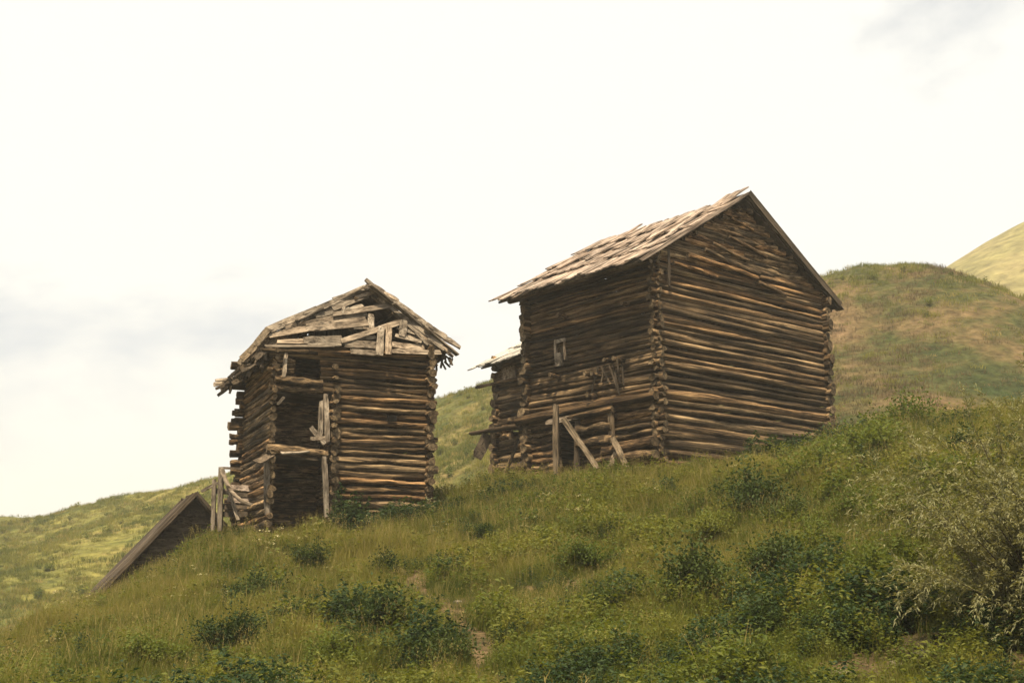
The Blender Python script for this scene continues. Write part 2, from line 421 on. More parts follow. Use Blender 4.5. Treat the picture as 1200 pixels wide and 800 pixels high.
# the pale higher slope far right
far_ctrl = pts_of([(900, 430, 190), (1000, 385, 192), (1100, 324, 195), (1150, 292, 196), (1200, 266, 198), (1300, 210, 205), (1450, 150, 215), (1700, 120, 230),
                   (1100, 420, 150), (1200, 380, 150), (1300, 350, 150), (1500, 330, 150), (800, 480, 195)])
far_ctrl += [(20, 260, -10), (80, 270, 0), (140, 280, 20), (200, 280, 30), (10, 150, -14), (60, 110, -14), (120, 110, -10), (220, 120, 0), (20, 330, -24), (120, 340, -24), (240, 340, -20)]
far_f = tps(far_ctrl, 0.001)
fx_ = np.arange(0, 260.1, 3.0); fy_ = np.arange(105, 340.1, 3.0)
FX, FY = np.meshgrid(fx_, fy_)
q = np.stack([FX.ravel(), FY.ravel()], 1)
fz = far_f(q)
edge = np.clip(np.minimum(q[:, 0] / 30, np.minimum((260 - q[:, 0]) / 30, (340 - q[:, 1]) / 30)), 0, 1)
fz = fz * edge - 20 * (1 - edge) + 0.8 * np.array([mnoise.fractal((x * 0.05, y * 0.05, 1.3), 0.9, 2.1, 5) for x, y in q])
hob = obj('hill', grid_mesh('far_hill', FX, FY, fz.reshape(FX.shape), M['meadow']))
tag(hob, kind='structure')

# ------------------------------------------------------------------ log and board templates
def make_log_template(k, sides=11, segs=14):
    r_ = random.Random(100 + k)
    V, F, mi = [], [], []
    ph = [r_.uniform(0, 6.28) for _ in range(8)]
    oval = r_.uniform(-0.18, 0.18)
    for i in range(segs + 1):
        x = -0.5 + i / segs
        cy = 0.20 * math.sin(3.1 * x * 2 + ph[0]) + 0.07 * math.sin(9 * x + ph[1])
        cz = 0.22 * math.sin(2.7 * x * 2 + ph[2]) + 0.13 * math.sin(11 * x + ph[3])
        rr = 1.0 + 0.10 * x * (1 if k % 2 else -1) + 0.05 * math.sin(8 * x + ph[4]) + r_.uniform(-0.07, 0.07)
        for j in range(sides):
            a = 2 * math.pi * j / sides
            rj = rr * (1 + 0.06 * math.sin(2 * a + ph[5]) + 0.07 * math.sin(3 * a + 7 * x + ph[6]) + r_.uniform(-0.06, 0.06))
            rj *= 1 - 0.13 * max(0, mnoise.noise((x * 9 + k * 5, math.cos(a) * 1.4, math.sin(a) * 1.4)))
            dx = 0.0
            if i in (0, segs): dx = r_.uniform(-0.004, 0.004)
            V.append((x + dx, cy + rj * math.cos(a) * (1 + oval), cz + rj * math.sin(a) * (1 - oval)))
    for i in range(segs):
        for j in range(sides):
            F.append((i * sides + j, i * sides + (j + 1) % sides, (i + 1) * sides + (j + 1) % sides, (i + 1) * sides + j)); mi.append(0)
    F.append(tuple(range(sides - 1, -1, -1))); mi.append(1)
    F.append(tuple(segs * sides + j for j in range(sides))); mi.append(1)
    return V, F, mi

def log_meshes(prefix, mat, n=10):
    out = []
    for k in range(n):
        V, F, mi = make_log_template(k)
        me = mesh(prefix, V, F, [M[mat], M['log_end']], False, mi)
        sm = [m == 0 for m in mi]
        me.polygons.foreach_set('use_smooth', sm)
        out.append(me)
    return out

LOGS = log_meshes('log', 'log')
GLOGS = log_meshes('gable_log', 'gable_log')

def make_board_template(k, mat, segs=5):
    r_ = random.Random(300 + k)
    V, F = [], []
    ph = r_.uniform(0, 6.28)
    for i in range(segs + 1):
        x = -0.5 + i / segs
        wl = 0.5 + r_.uniform(-0.07, 0.05); wr = 0.5 + r_.uniform(-0.07, 0.05)
        if i in (0, segs): wl -= r_.uniform(0, 0.15); wr -= r_.uniform(0, 0.15)
        dz = 0.5 * math.sin(3 * x + ph)
        dx = [r_.uniform(-0.025, 0.025) if i in (0, segs) else 0 for _ in range(2)]
        V += [(x + dx[0], -wl, -0.5 + dz), (x + dx[1], wr, -0.5 + dz), (x + dx[1], wr, 0.5 + dz), (x + dx[0], -wl, 0.5 + dz)]
    for i in range(segs):
        for j in range(4):
            F.append((i * 4 + j, (i + 1) * 4 + j, (i + 1) * 4 + (j + 1) % 4, i * 4 + (j + 1) % 4))
    F.append((0, 1, 2, 3)); F.append(tuple(segs * 4 + j for j in (3, 2, 1, 0)))
    return mesh('board', V, F, [M[mat]])

BOARDS = {m: [make_board_template(k, m) for k in range(8)] for m in ('board', 'shingle', 'dark_board', 'pale_board', 'post_wood')}

def stick(name, parent, a, b, r, meshes=None, k=None, roll=None):
    """a log/pole between two local points"""
    a, b = Vector(a), Vector(b)
    d = b - a
    q = d.to_track_quat('X', 'Z')
    e = (q @ Euler((random.uniform(0, 6.28) if roll is None else roll, 0, 0)).to_quaternion()).to_euler()
    return obj(name, (meshes or LOGS)[random.randrange(10) if k is None else k], parent, (a + b) / 2, e, (d.length, r, r))

def plank(name, parent, a, b, width, thick, normal, mat='board'):
    """a board between two local points, its face turned to normal"""
    a, b = Vector(a), Vector(b)
    x = (b - a).normalized()
    n = Vector(normal); n = (n - x * n.dot(x)).normalized()
    y = n.cross(x)
    rot = Matrix((x, y, n)).transposed().to_euler()
    return obj(name, random.choice(BOARDS[mat]), parent, (a + b) / 2, rot, ((b - a).length, width, thick))

def log_wall(parent, axis, const, a0, a1, z0, z1, d0, d1, openings=(), proj=0.24, jit=0.10, zoff=0.0, meshes=None, tilt=0.006, name='log', fill=1.10, var=0.16):
    """courses of round logs; axis 0: along local x at y=const, axis 1: along local y at x=const"""
    z = z0 + zoff
    while z < z1:
        t = (z - z0) / (z1 - z0)
        d = (d0 + (d1 - d0) * t) * random.uniform(1 - var, 1 + var * .95)
        zc = z + d / 2
        spans = [(a0 - proj - random.uniform(-jit, jit), a1 + proj + random.uniform(-jit, jit))]
        for (o0, o1, oz0, oz1) in openings:
            if oz0 < zc < oz1:
                ns = []
                for (s, e) in spans:
                    if o0 > s + 0.1 and o0 < e: ns.append((s, min(e, o0 + random.uniform(-0.03, 0.03))))
                    if o1 < e - 0.1 and o1 > s: ns.append((max(s, o1 + random.uniform(-0.03, 0.03)), e))
                    if o1 <= s or o0 >= e: ns.append((s, e))
                spans = ns
        for (s, e) in spans:
            if e - s < 0.12: continue
            c = (s + e) / 2
            w = random.uniform(-0.018, 0.018)
            rad = d / 2 * fill * random.uniform(0.93, 1.06)
            loc = (c, const + w, zc) if axis == 0 else (const + w, c, zc)
            # a log lies along its own axis, rolled at random
            rot = Euler((random.choice((0, 1, 2, 3)) * math.pi / 2 + random.uniform(-.3, .3), random.uniform(-tilt, tilt), random.uniform(-.004, .004)))
            if axis == 1:
                rot = (Matrix.Rotation(math.pi / 2, 3, 'Z') @ rot.to_matrix()).to_euler()
            obj(name, (meshes or LOGS)[random.randrange(10)], parent, loc, rot, (e - s, rad * random.uniform(.92, 1.1), rad))
        z += d * 0.97
    return z

def deck(name, parent, corners, thick, mat):
    """thin slab through four local points (a quad), thickness downwards"""
    c = [Vector(v) for v in corners]
    n = (c[1] - c[0]).cross(c[3] - c[0]).normalized()
    if n.z < 0: n = -n
    V = c + [v - n * thick for v in c]
    F = [(0, 1, 2, 3), (7, 6, 5, 4), (0, 4, 5, 1), (1, 5, 6, 2), (2, 6, 7, 3), (3, 7, 4, 0)]
    return obj(name, mesh(name, V, F, [M[mat]]), parent)

# ------------------------------------------------------------------ the large log barn
PHI = R(50.25)
BW, BL, BH, BR = 6.22, 4.36, 4.62, 6.52
rz_b = math.atan2(math.cos(PHI), math.sin(PHI))
barn = thing('log_barn', 'large dark log barn with long pinkish board roof, the taller building on the right', 'barn', (3.222, 26.0, 2.868), rz_b)
# gable front (local y = 0), left long wall (local x = 0), right wall, back wall
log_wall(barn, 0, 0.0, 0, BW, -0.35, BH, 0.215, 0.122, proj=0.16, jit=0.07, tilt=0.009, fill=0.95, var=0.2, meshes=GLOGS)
left_open = [(2.90, 3.20, 2.64, 3.10), (2.45, 3.25, -0.4, 1.08)]
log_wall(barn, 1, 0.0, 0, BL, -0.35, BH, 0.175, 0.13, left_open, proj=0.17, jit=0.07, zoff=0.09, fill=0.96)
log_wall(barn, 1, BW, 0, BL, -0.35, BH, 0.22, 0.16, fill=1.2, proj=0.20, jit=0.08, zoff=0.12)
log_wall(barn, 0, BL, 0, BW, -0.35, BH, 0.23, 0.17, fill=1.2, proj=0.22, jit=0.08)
# gable triangles of thinner, paler poles
for yc in (0.02, BL):
    z = BH + 0.02
    while z < BR - 0.06:
        d = random.uniform(0.11, 0.165)
        half = (BR - z - d * 0.5) / (BR - BH) * BW / 2
        x0 = BW / 2 - half + random.uniform(-0.05, 0.1); x1 = BW / 2 + half + random.uniform(-0.1, 0.05)
        if x1 - x0 > 0.25:
            if yc < 1 and random.random() < 0.75 and x1 - x0 > 2.0:
                xm = x0 + (x1 - x0) * random.uniform(0.3, 0.75)
                for (s, e) in ((x0, xm + 0.15), (xm - 0.15, x1)):
                    stick('gable_log', barn, (s, yc + random.uniform(-0.05, 0.04), z + d / 2 + random.uniform(-.03, .03)), (e, yc + random.uniform(-0.05, 0.04), z + d / 2 + random.uniform(-.03, .03)), d * 0.60, GLOGS)
            else:
                stick('gable_log', barn, (x0, yc, z + d / 2), (x1, yc + random.uniform(-.03, .03), z + d / 2 + random.uniform(-.03, .03)), d * 0.60, GLOGS)
        z += d * 0.9
# loose slabs of split wood on the upper gable front
for (xa, za, xb, zb, w) in [(1.0, 4.78, 3.5, 4.66, .12), (1.6, 5.0, 3.6, 4.74, .10), (2.5, 5.5, 3.9, 5.25, .09), (3.5, 4.55, 4.6, 4.4, .10), (1.9, 5.22, 3.2, 5.02, .08), (2.6, 6.0, 3.4, 5.85, .08), (0.5, 4.5, 2.0, 4.42, .09)]:
    stick('split_log', barn, (xa, -0.12, za), (xb, -0.12, zb), w * .5, GLOGS)
# trim boards standing at the near corner
plank('corner_board', barn, (0.30, -0.17, 3.9), (0.29, -0.16, 4.75), 0.07, 0.03, (0, -1, 0), 'dark_board')
# window on the long wall with pale frame
wx = -0.14
win = obj('window', mesh('window', [(-0.02, 2.87, 2.60), (-0.02, 3.23, 2.60), (-0.02, 3.23, 3.12), (-0.02, 2.87, 3.12)] + [(0.02, 2.87, 2.60), (0.02, 3.23, 2.60), (0.02, 3.23, 3.12), (0.02, 2.87, 3.12)],
          [(0, 1, 2, 3), (7, 6, 5, 4), (0, 4, 5, 1), (1, 5, 6, 2), (2, 6, 7, 3), (3, 7, 4, 0)], [M['dark_board']]), barn, (0.0, 0, 0))
win['label'] = 'small dark window opening in the long shaded wall with pale wooden frame'
for (a_, b_, w_) in [((wx, 3.20, 2.50), (wx, 3.20, 3.14), .08), ((wx, 2.84, 3.10), (wx, 3.26, 3.10), .08), ((wx, 3.10, 2.50), (wx, 3.10, 2.80), .24), ((wx, 2.88, 2.62), (wx, 2.88, 3.08), .05)]:
    o = plank('frame', win, Vector(a_), Vector(b_), w_, 0.04, (-1, 0, 0))
# the long tie beam on the shaded wall, a proud sill log and struts below it
stick('beam', barn, (-0.16, -0.10, 1.42), (-0.16, BL + 0.25, 1.30), 0.11)
stick('beam', barn, (-0.20, 1.2, 1.22), (-0.18, 3.3, 1.12), 0.075)
stick('sill_log', barn, (-0.22, -0.1, 0.34), (-0.20, 1.5, 0.26), 0.13)
stick('sill_log', barn, (-0.24, -0.1, 0.10), (-0.22, 1.7, 0.02), 0.13)
stick('sill_log', barn, (-0.20, 1.25, 0.80), (-0.16, 2.4, 0.86), 0.10)
stick('sill_log', barn, (-0.22, 1.2, 0.52), (-0.18, 2.42, 0.56), 0.10)
plank('door_post', barn, (-0.17, 2.44, -0.2), (-0.17, 2.44, 1.12), 0.13, 0.07, (-1, 0, 0), 'dark_board')
plank('door_post', barn, (-0.17, 1.32, 0.0), (-0.17, 1.28, 1.16), 0.16, 0.07, (-1, 0, 0), 'post_wood')
plank('lintel', barn, (-0.19, 2.3, 1.17), (-0.19, 3.5, 1.14), 0.12, 0.08, (-1, 0, 0), 'board')
# stubs sticking out of the shaded wall (a lost balcony)
for (y_, z_) in [(0.95, 2.30), (1.12, 2.36), (1.35, 2.36), (1.75, 2.10), (2.0, 2.12), (3.2, 2.25), (1.9, 1.62), (2.9, 3.7), (0.8, 3.6)]:
    stick('log_stub', barn, (0.1, y_, z_), (-0.26 - random.uniform(0, .1), y_ + random.uniform(-.05, .05), z_), 0.055)
for k in range(7):
    y_ = 0.95 + k * 0.13
    plank('hanging_lath', barn, (-0.17, y_, 2.26), (-0.15, y_ + random.uniform(-.25, .25), 2.26 - random.uniform(.35, .75)), 0.04, 0.02, (-1, 0, 0), 'dark_board')

# roof: decks, shakes in courses, ridge and barge boards
def gable_roof(parent, W, Lr0, Lr1, zr, ze, ovl, ovr, shakes=4, bw=0.19, mat='shingle', missing=0.03, seed=5, lift=0.0):
    r_ = random.Random(seed)
    mid = W / 2
    sl = (zr - ze) / mid
    for side in (-1, 1):
        ov = ovl if side < 0 else ovr
        xe = mid + side * (mid + ov)
        zeave = zr - sl * (mid + ov)
        rf = deck('roof', parent, [(mid, Lr0 + .06, zr), (mid, Lr1 - .06, zr), (xe, Lr1 - .06, zeave), (xe, Lr0 + .06, zeave)], 0.05, 'dark_board')
        n = Vector((side * sl, 0, 1)).normalized()
        dn = Vector((side, 0, -sl)).normalized()
        S = (mid + ov) / math.cos(math.atan(sl))
        step = S / shakes
        for c in range(shakes):
            y = Lr0
            while y < Lr1:
                w = bw * r_.uniform(0.7, 1.25)
                if r_.random() > missing:
                    s0 = c * step - 0.10 + r_.uniform(-.06, .06); s1 = (c + 1) * step + 0.16 + r_.uniform(-.10, .10)
                    if c == 0: s0 = -0.02 + r_.uniform(-0.02, 0.02)
                    base = Vector((mid, y + w / 2 + r_.uniform(-.02, .02), zr))
                    h0 = 0.035 + (shakes - c) * 0.004; h1 = 0.075 + r_.uniform(0, .035) + (shakes - c) * 0.004
                    o = plank('roof_board', rf, base + dn * s0 + n * (h0 + lift), base + dn * s1 + n * (h1 + lift) + Vector((0, r_.uniform(-.04, .04), 0)), w * 1.04, 0.03, n, mat)
                y += w
        yield side, rf, dn, n, S, sl

for side, rf, dn, n, S, sl in gable_roof(barn, BW, -0.22, BL + 0.50, BR + 0.10, BH + 0.10, 0.66, 0.52, seed=9, missing=0.05):
    # purlins under the deck, barge boards along the front edge
    for f in (0.08, 0.5, 0.92):
        p = Vector((BW / 2, 0, BR + 0.10)) + dn * (S * f) - n * 0.13
        stick('purlin', rf, p + Vector((0, -0.16, 0)), p + Vector((0, BL + 0.45, 0)), 0.06)
    p0 = Vector((BW / 2, -0.27, BR + 0.10)) + n * 0.0
    plank('barge_board', rf, p0 + dn * 0.0 + n * 0.06, p0 + dn * S * 1.0 + n * 0.02, 0.08 if side < 0 else 0.16, 0.04, (0, -1, 0), 'shingle' if side < 0 else 'dark_board')
    if side > 0:
        plank('barge_board', rf, p0 + dn * 0.02 + n * 0.19 + Vector((0, .05, 0)), p0 + dn * S * 0.98 + n * 0.12 + Vector((0, .05, 0)), 0.06, 0.04, n, 'dark_board')
    else:
        for k in range(3):   # longer loose shakes shot past the ridge at the front
            b0 = Vector((BW / 2, -0.1 + 0.22 * k, BR + 0.10))
            plank('roof_board', rf, b0 - dn * (0.26 - .07 * k) + n * 0.16, b0 + dn * 0.9 + n * 0.12, 0.17, 0.03, n, 'shingle')
        for k in range(12):  # loose boards lying on top
            yy = random.uniform(0, BL); s0 = random.uniform(0.0, 2.4)
            b0 = Vector((BW / 2, yy, BR + 0.10))
            plank('roof_board', rf, b0 + dn * s0 + n * 0.17, b0 + dn * (s0 + random.uniform(.7, 1.3)) + n * 0.15 + Vector((0, random.uniform(-.3, .3), 0)), 0.16, 0.03, n, 'shingle')

# ------------------------------------------------------------------ leaning timbers by the barn
def pole_thing(name, label, cat, a, b, r, flat=None, group=None):
    """a single timber: base at a, top at b"""
    a, b = Vector(a), Vector(b)
    if flat:
        o = plank(name, None, a, b, flat[0], flat[1], flat[2], 'post_wood')
    else:
        o = stick(name, None, a, b, r)
    return tag(o, label, cat, group)

def gpt(px, py, Y, sink=0.0):
    p = P(px, py, Y); p.z -= sink
    return p

pole_thing('wooden_post', 'upright grey wooden post in the grass before the dark wall of the large barn', 'post', gpt(653, 548, 27.1, .15), gpt(651, 474, 27.1), 0, (0.13, 0.11, (-.3, -1, 0)))
pole_thing('leaning_plank', 'long plank leaning down to the right from the upright post at the barn', 'plank', gpt(700, 540, 26.6, .15), gpt(659, 489, 27.05), 0, (0.13, 0.05, (-.4, -1, .3)))
pole_thing('leaning_plank', 'short plank leaning against the sill logs, right of the long leaning plank', 'plank', gpt(736, 542, 26.2, .15), gpt(718, 512, 26.55), 0, (0.13, 0.05, (-.4, -1, .3)))
pole_thing('leaning_plank', 'short broken plank sticking up in the grass left of the barn corner sill logs', 'plank', gpt(712, 546, 26.6, .15), gpt(722, 530, 26.55), 0, (0.12, 0.05, (-.4, -1, .3)))
pole_thing('leaning_pole', 'pale thin pole leaning against the small cabin behind the barn', 'pole', gpt(588, 556, 30.6, .2), gpt(607, 514, 30.9), 0.05)

# ------------------------------------------------------------------ the small cabin behind the barn
PHI3 = R(55)
rz_c = math.atan2(math.cos(PHI3), math.sin(PHI3))
xc = Vector((math.sin(PHI3), math.cos(PHI3), 0)); yc3 = Vector((-math.cos(PHI3), math.sin(PHI3), 0))
CW, CL, CH, CRz = 3.6, 3.6, 3.25, 4.35
back = P(585, 556, 33.4)
orig = back - yc3 * CL
cabin = thing('log_cabin', 'small log cabin with pale sloping roof, half hidden behind the large barn', 'cabin', orig, rz_c)
log_wall(cabin, 1, 0.0, 0, CL, -0.5, CH, 0.24, 0.19, [(2.55, 3.05, 0.9, 1.35)], proj=0.16, jit=0.06, zoff=0.1)
log_wall(cabin, 0, 0.0, 0, CW, -0.5, CH, 0.25, 0.2, proj=0.18)
log_wall(cabin, 0, CL, 0, CW, -0.5, CH, 0.25, 0.2, proj=0.20)
log_wall(cabin, 1, CW, 0, CL, -0.5, CH, 0.25, 0.2, proj=0.18, zoff=0.1)
for side, rf, dn, n, S, sl in gable_roof(cabin, CW, -0.2, CL + 0.35, CRz, CH + 0.05, 0.45, 0.4, shakes=2, seed=21, mat='pale_board', bw=.26):
    pass
stick('beam', cabin, (-0.3, CL + 0.75, 2.55), (-0.14, 0.2, 2.50), 0.05)
stick('beam', cabin, (-0.3, CL + 1.0, 1.25), (-0.16, 0.2, 1.15), 0.075)
plank('gable_board', cabin, (-0.16, 2.6, 2.75), (-0.16, 3.2, 2.75), 0.45, 0.04, (-1, 0, 0))
plank('prop_board', cabin, (-0.4, CL + 0.55, 0.5), (-0.2, CL + 0.25, 1.15), 0.35, 0.06, (-.5, -1, 0), 'dark_board')

# ------------------------------------------------------------------ the ruined log house on the left
PHI2 = R(67)
rz_h = math.atan2(math.cos(PHI2), math.sin(PHI2))
xh = Vector((math.sin(PHI2), math.cos(PHI2), 0)); yh = Vector((-math.cos(PHI2), math.sin(PHI2), 0))
HW, HL, HH = 3.52, 3.2, 3.78
o2 = P(315, 604, 25.3); 
house = thing('log_house', 'ruined tawny log house with collapsing board gable and open dark gallery on its left', 'house', o2, rz_h)
Minv = (Matrix.Translation(o2) @ Matrix.Rotation(rz_h, 4, 'Z')).inverted()

def loc_on(px, py, yl, lean=0.0, zl=0.0):
    """photo point on the house's plane local y = yl + lean * (z - zl), as a local point"""
    d = ray(px, py)
    o_ = Minv @ Vector((0, 0, 0)); dd = Minv.to_3x3() @ d
    # y = o.y + t d.y ; want = yl + lean*(o.z + t d.z - zl)
    t = (yl + lean * (o_.z - zl) - o_.y) / (dd.y - lean * dd.z)
    return o_ + dd * t

GX = 1.32          # local x where the closed wall starts, right of the open gallery
front_open = [(-0.5, GX - 0.04, -0.6, 2.62), (0.42, 0.98, 2.80, 3.46)]
log_wall(house, 0, 0.0, 0, HW, -0.35, HH, 0.155, 0.125, front_open, proj=0.14, jit=0.10, tilt=0.016, fill=0.93, var=0.28, meshes=GLOGS)
log_wall(house, 1, 0.0, 0, HL, -0.35, HH, 0.15, 0.125, meshes=GLOGS, fill=1.0, openings= [(-0.6, 0.02, 1.45, 2.5)], proj=0.12, jit=0.10, zoff=0.09, tilt=0.012)
log_wall(house, 1, HW, 0, HL, -0.35, HH, 0.18, 0.15, fill=1.2, proj=0.18, jit=0.10, zoff=0.09)
log_wall(house, 0, HL, 0, HW, -0.35, HH, 0.18, 0.15, fill=1.2, proj=0.26, jit=0.16)
# back wall of the gallery and the cross wall that closes the room
log_wall(house, 0, 1.15, 0.1, GX + 0.2, -0.35, HH, 0.18, 0.15, fill=1.2, proj=0.0, jit=0.02)
log_wall(house, 1, GX + 0.02, 0.0, 1.2, -0.35, 2.75, 0.19, 0.165, proj=0.14, jit=0.06, zoff=0.09)
# gallery: floor beam, upper beam, posts, broken boards
stick('beam', house, loc_on(313, 524, -0.10), loc_on(384, 532, -0.16), 0.10)
stick('beam', house, loc_on(322, 444, -0.10), loc_on(378, 449, -0.12), 0.09)
stick('beam', house, loc_on(322, 455, -0.06), loc_on(378, 458, -0.10), 0.07)
deck('gallery_floor', house, [(-0.05, 0.0, 1.27), (GX, 0.0, 1.25), (GX, 1.1, 1.25), (-0.05, 1.1, 1.27)], 0.05, 'dark_board')
deck('gallery_floor', house, [(0.0, 0.03, 2.66), (GX, 0.03, 2.64), (GX, 1.1, 2.64), (0.0, 1.1, 2.66)], 0.05, 'dark_board')
plank('post', house, loc_on(383, 606, -0.17), loc_on(379, 530, -0.17), 0.10, 0.09, (0, -1, 0))
plank('post', house, loc_on(383, 518, -0.17), loc_on(382, 462, -0.17), 0.10, 0.06, (0, -1, 0))
plank('post', house, loc_on(375, 518, -0.10), loc_on(376, 470, -0.10), 0.10, 0.06, (0, -1, 0))
plank('post', house, loc_on(314, 602, -0.05), loc_on(312, 540, -0.05), 0.12, 0.10, (0, -1, 0))
plank('window_post', house, loc_on(332, 442, -0.14), loc_on(336, 411, -0.14), 0.08, 0.06, (0, -1, 0))
plank('brace', house, loc_on(380, 520, -0.2), loc_on(364, 500, -0.16), 0.10, 0.05, (0, -1, 0))
plank('brace', house, loc_on(364, 514, -0.22), loc_on(382, 513, -0.22), 0.08, 0.05, (0, -1, 0))
plank('loose_board', house, loc_on(330, 531, -0.28), loc_on(362, 527, -0.22), 0.18, 0.03, (0, -.4, 1))
plank('loose_board', house, loc_on(318, 533, -0.1), loc_on(300, 541, -0.3), 0.22, 0.03, (0, -.4, 1), 'dark_board')
plank('loose_board', house, loc_on(333, 465, -0.2), loc_on(325, 474, -0.2), 0.06, 0.03, (0, -1, 0))
# tie logs at the joint of gallery and room
for k in range(12):
    z = 0.15 + k * 0.29 + random.uniform(-.08, .08)
    stick('tie_log_end', house, (GX - 0.02, 0.3, z), (GX - 0.02 + random.uniform(-.05, .05), -0.22 - random.uniform(0, .06), z + random.uniform(-.06, .06)), random.uniform(.045, .065))
# small loophole: a black block, the hole's darkness put into its colour
lp = loc_on(459, 490, -0.13)
V = [(lp.x + sx * .10, -0.13 + sy * 0.03, lp.z + sz * .065) for sx in (-1, 1) for sy in (-1, 1) for sz in (-1, 1)]
M['void'] = soil_mat('hole_shade_black', [(0.3, (0.004, 0.004, 0.004)), (0.7, (0.008, 0.007, 0.006))], 3.0, 0.2)
obj('loophole', mesh('loophole', V, [(0, 1, 3, 2), (4, 6, 7, 5), (0, 4, 5, 1), (2, 3, 7, 6), (0, 2, 6, 4), (1, 5, 7, 3)], [M['void']]), house)
# long pale floor logs sticking out right and left at the back corners
for (px, py) in [(510, 482), (512, 492), (511, 498), (505, 512), (506, 520)]:
    p = loc_on(px, py, HL * 0.97)
    stick('tie_log_end', house, (HW - 0.3, HL * 0.97, p.z), (HW + random.uniform(.45, .95), HL * 0.97, p.z + random.uniform(-.03, .03)), 0.06)
for z in (1.2, 1.42, 1.65, 1.9, 2.05, 2.4, 2.6):
    stick('tie_log_end', house, (0.3, HL * 0.98, z), (-random.uniform(.3, .5), HL * 0.98, z), 0.065)

# roof: left and right slopes of old boards on poles, ridge sagging
zr, ze = loc_on(430, 335, 0.55).z, HH + 0.02
xr = loc_on(430, 335, 0.55).x
for side in (-1, 1):
    xe = -0.66 if side < 0 else HW + 0.54
    zev = ze - (0.56 if side < 0 else 0.02)
    def sp(f, y, lift=0.0):
        sag = -0.10 * math.sin(math.pi * (y + 0.2) / (HL + 0.6))
        if side > 0:
            x = xr + (xe - xr) * f; z = zr + (zev - zr) * f - 0.03
        elif f < 0.78:
            t = f / 0.78; x = xr * (1 - t) - 0.06 * t; z = zr + (HH + 0.10 - zr) * t
        else:
            t = (f - 0.78) / 0.22; x = -0.06 - 0.36 * t; z = HH + 0.10 - 0.50 * t
        return Vector((x, y, z + sag * (1 - f) + lift))
    rf = deck('roof', house, [sp(0, 0.5, -0.08), sp(0, HL + .35, -0.08), sp(0.78 if side < 0 else 0.97, HL + .35, -0.06), sp(0.78 if side < 0 else 0.97, 0.05 if side < 0 else 0.1, -0.06)], 0.04, 'dark_board')
    if side < 0: deck('eave_board', rf, [sp(0.78, -0.05, -0.05), sp(0.78, HL + .35, -0.05), sp(1.0, HL + .35, -0.05), sp(1.0, -0.05, -0.05)], 0.04, 'dark_board')
    nrm = Vector((side * (zr - zev), 0, abs(xe - xr))).normalized()
    for (fa_, fb2) in ([(0, .40), (.38, .80), (.76, 1.06)] if side < 0 else [(0, .36), (.30, .70), (.62, 1.03)]):
        y = -0.10 if side > 0 else 0.0
        while y < HL + 0.4:
            w = random.uniform(0.11, 0.22)
            if random.random() > 0.06:
                f0 = max(0.0, fa_ + random.uniform(-.03, .03)); f1 = fb2 + random.uniform(-.05, .04)
                yy = y + 0.55 * (1 - (f0 + f1) / 2) if side < 0 else y + 0.45 * (1 - (f0 + f1) / 2)
                plank('roof_board', rf, sp(f0, yy, 0.03), sp(f1, yy + random.uniform(-.08, .08), 0.07 + random.uniform(0, .05)), w, 0.03, nrm, 'board' if fa_ < .7 else 'dark_board')
            y += w
    for k in range(5):
        f = 0.1 + 0.2 * k
        stick('purlin', rf, sp(f, -0.05 + 0.5 * (1 - f), -0.13), sp(f, HL + 0.3, -0.13), 0.045)
    if side < 0:
        # drooping brush, bark and laths along the broken left eave
        for k in range(170):
            y = random.uniform(-0.12, HL + 0.35); f = random.uniform(0.5, 1.04)
            a_ = sp(f, y, random.uniform(-.26, .03))
            b_ = a_ + Vector((random.uniform(-.28, .10), random.uniform(-.25, .25), random.uniform(-.30, .0)))
            plank('brush_lath', rf, a_, b_, random.uniform(.04, .12), 0.025, (random.uniform(-1, 1), -1, .4), 'dark_board')
        for k in range(3):
            a_ = sp(0.95, HL + 0.1 * k, -.08)
            plank('brush_lath', rf, a_ + Vector((0.3, 0, .05)), a_ + Vector((-0.42, .1, -.04 - .05 * k)), .07, .025, (0, -1, .5), 'board')
    else:
        for k in range(14):
            y = random.uniform(-0.15, 0.9); a_ = sp(random.uniform(.85, 1.0), y, -.1)
            plank('brush_lath', rf, a_, a_ + Vector((random.uniform(-.05, .15), random.uniform(-.2, .1), random.uniform(-.28, -.05))), .05, .02, (random.uniform(-1, 1), -1, .4), 'dark_board')
# back gable of upright dark boards closes the loft
for k in range(22):
    x_ = 0.02 + k * HW / 21
    top = zr + (ze - zr) * (abs(x_ - xr) / (xr if x_ < xr else HW - xr)) - 0.12
    if top > HH - .1: plank('back_gable_board', house, (x_, HL, HH - 0.3), (x_, HL, top), .19, .03, (0, -1, 0), 'dark_board')
# loft hay boards behind the gable
for k in range(9):
    plank('loft_board', house, (0.15, 0.35 + k * .32, HH + .0), (HW - .15, 0.35 + k * .32, HH + .0), .34, .03, (0, 0, 1), 'dark_board')
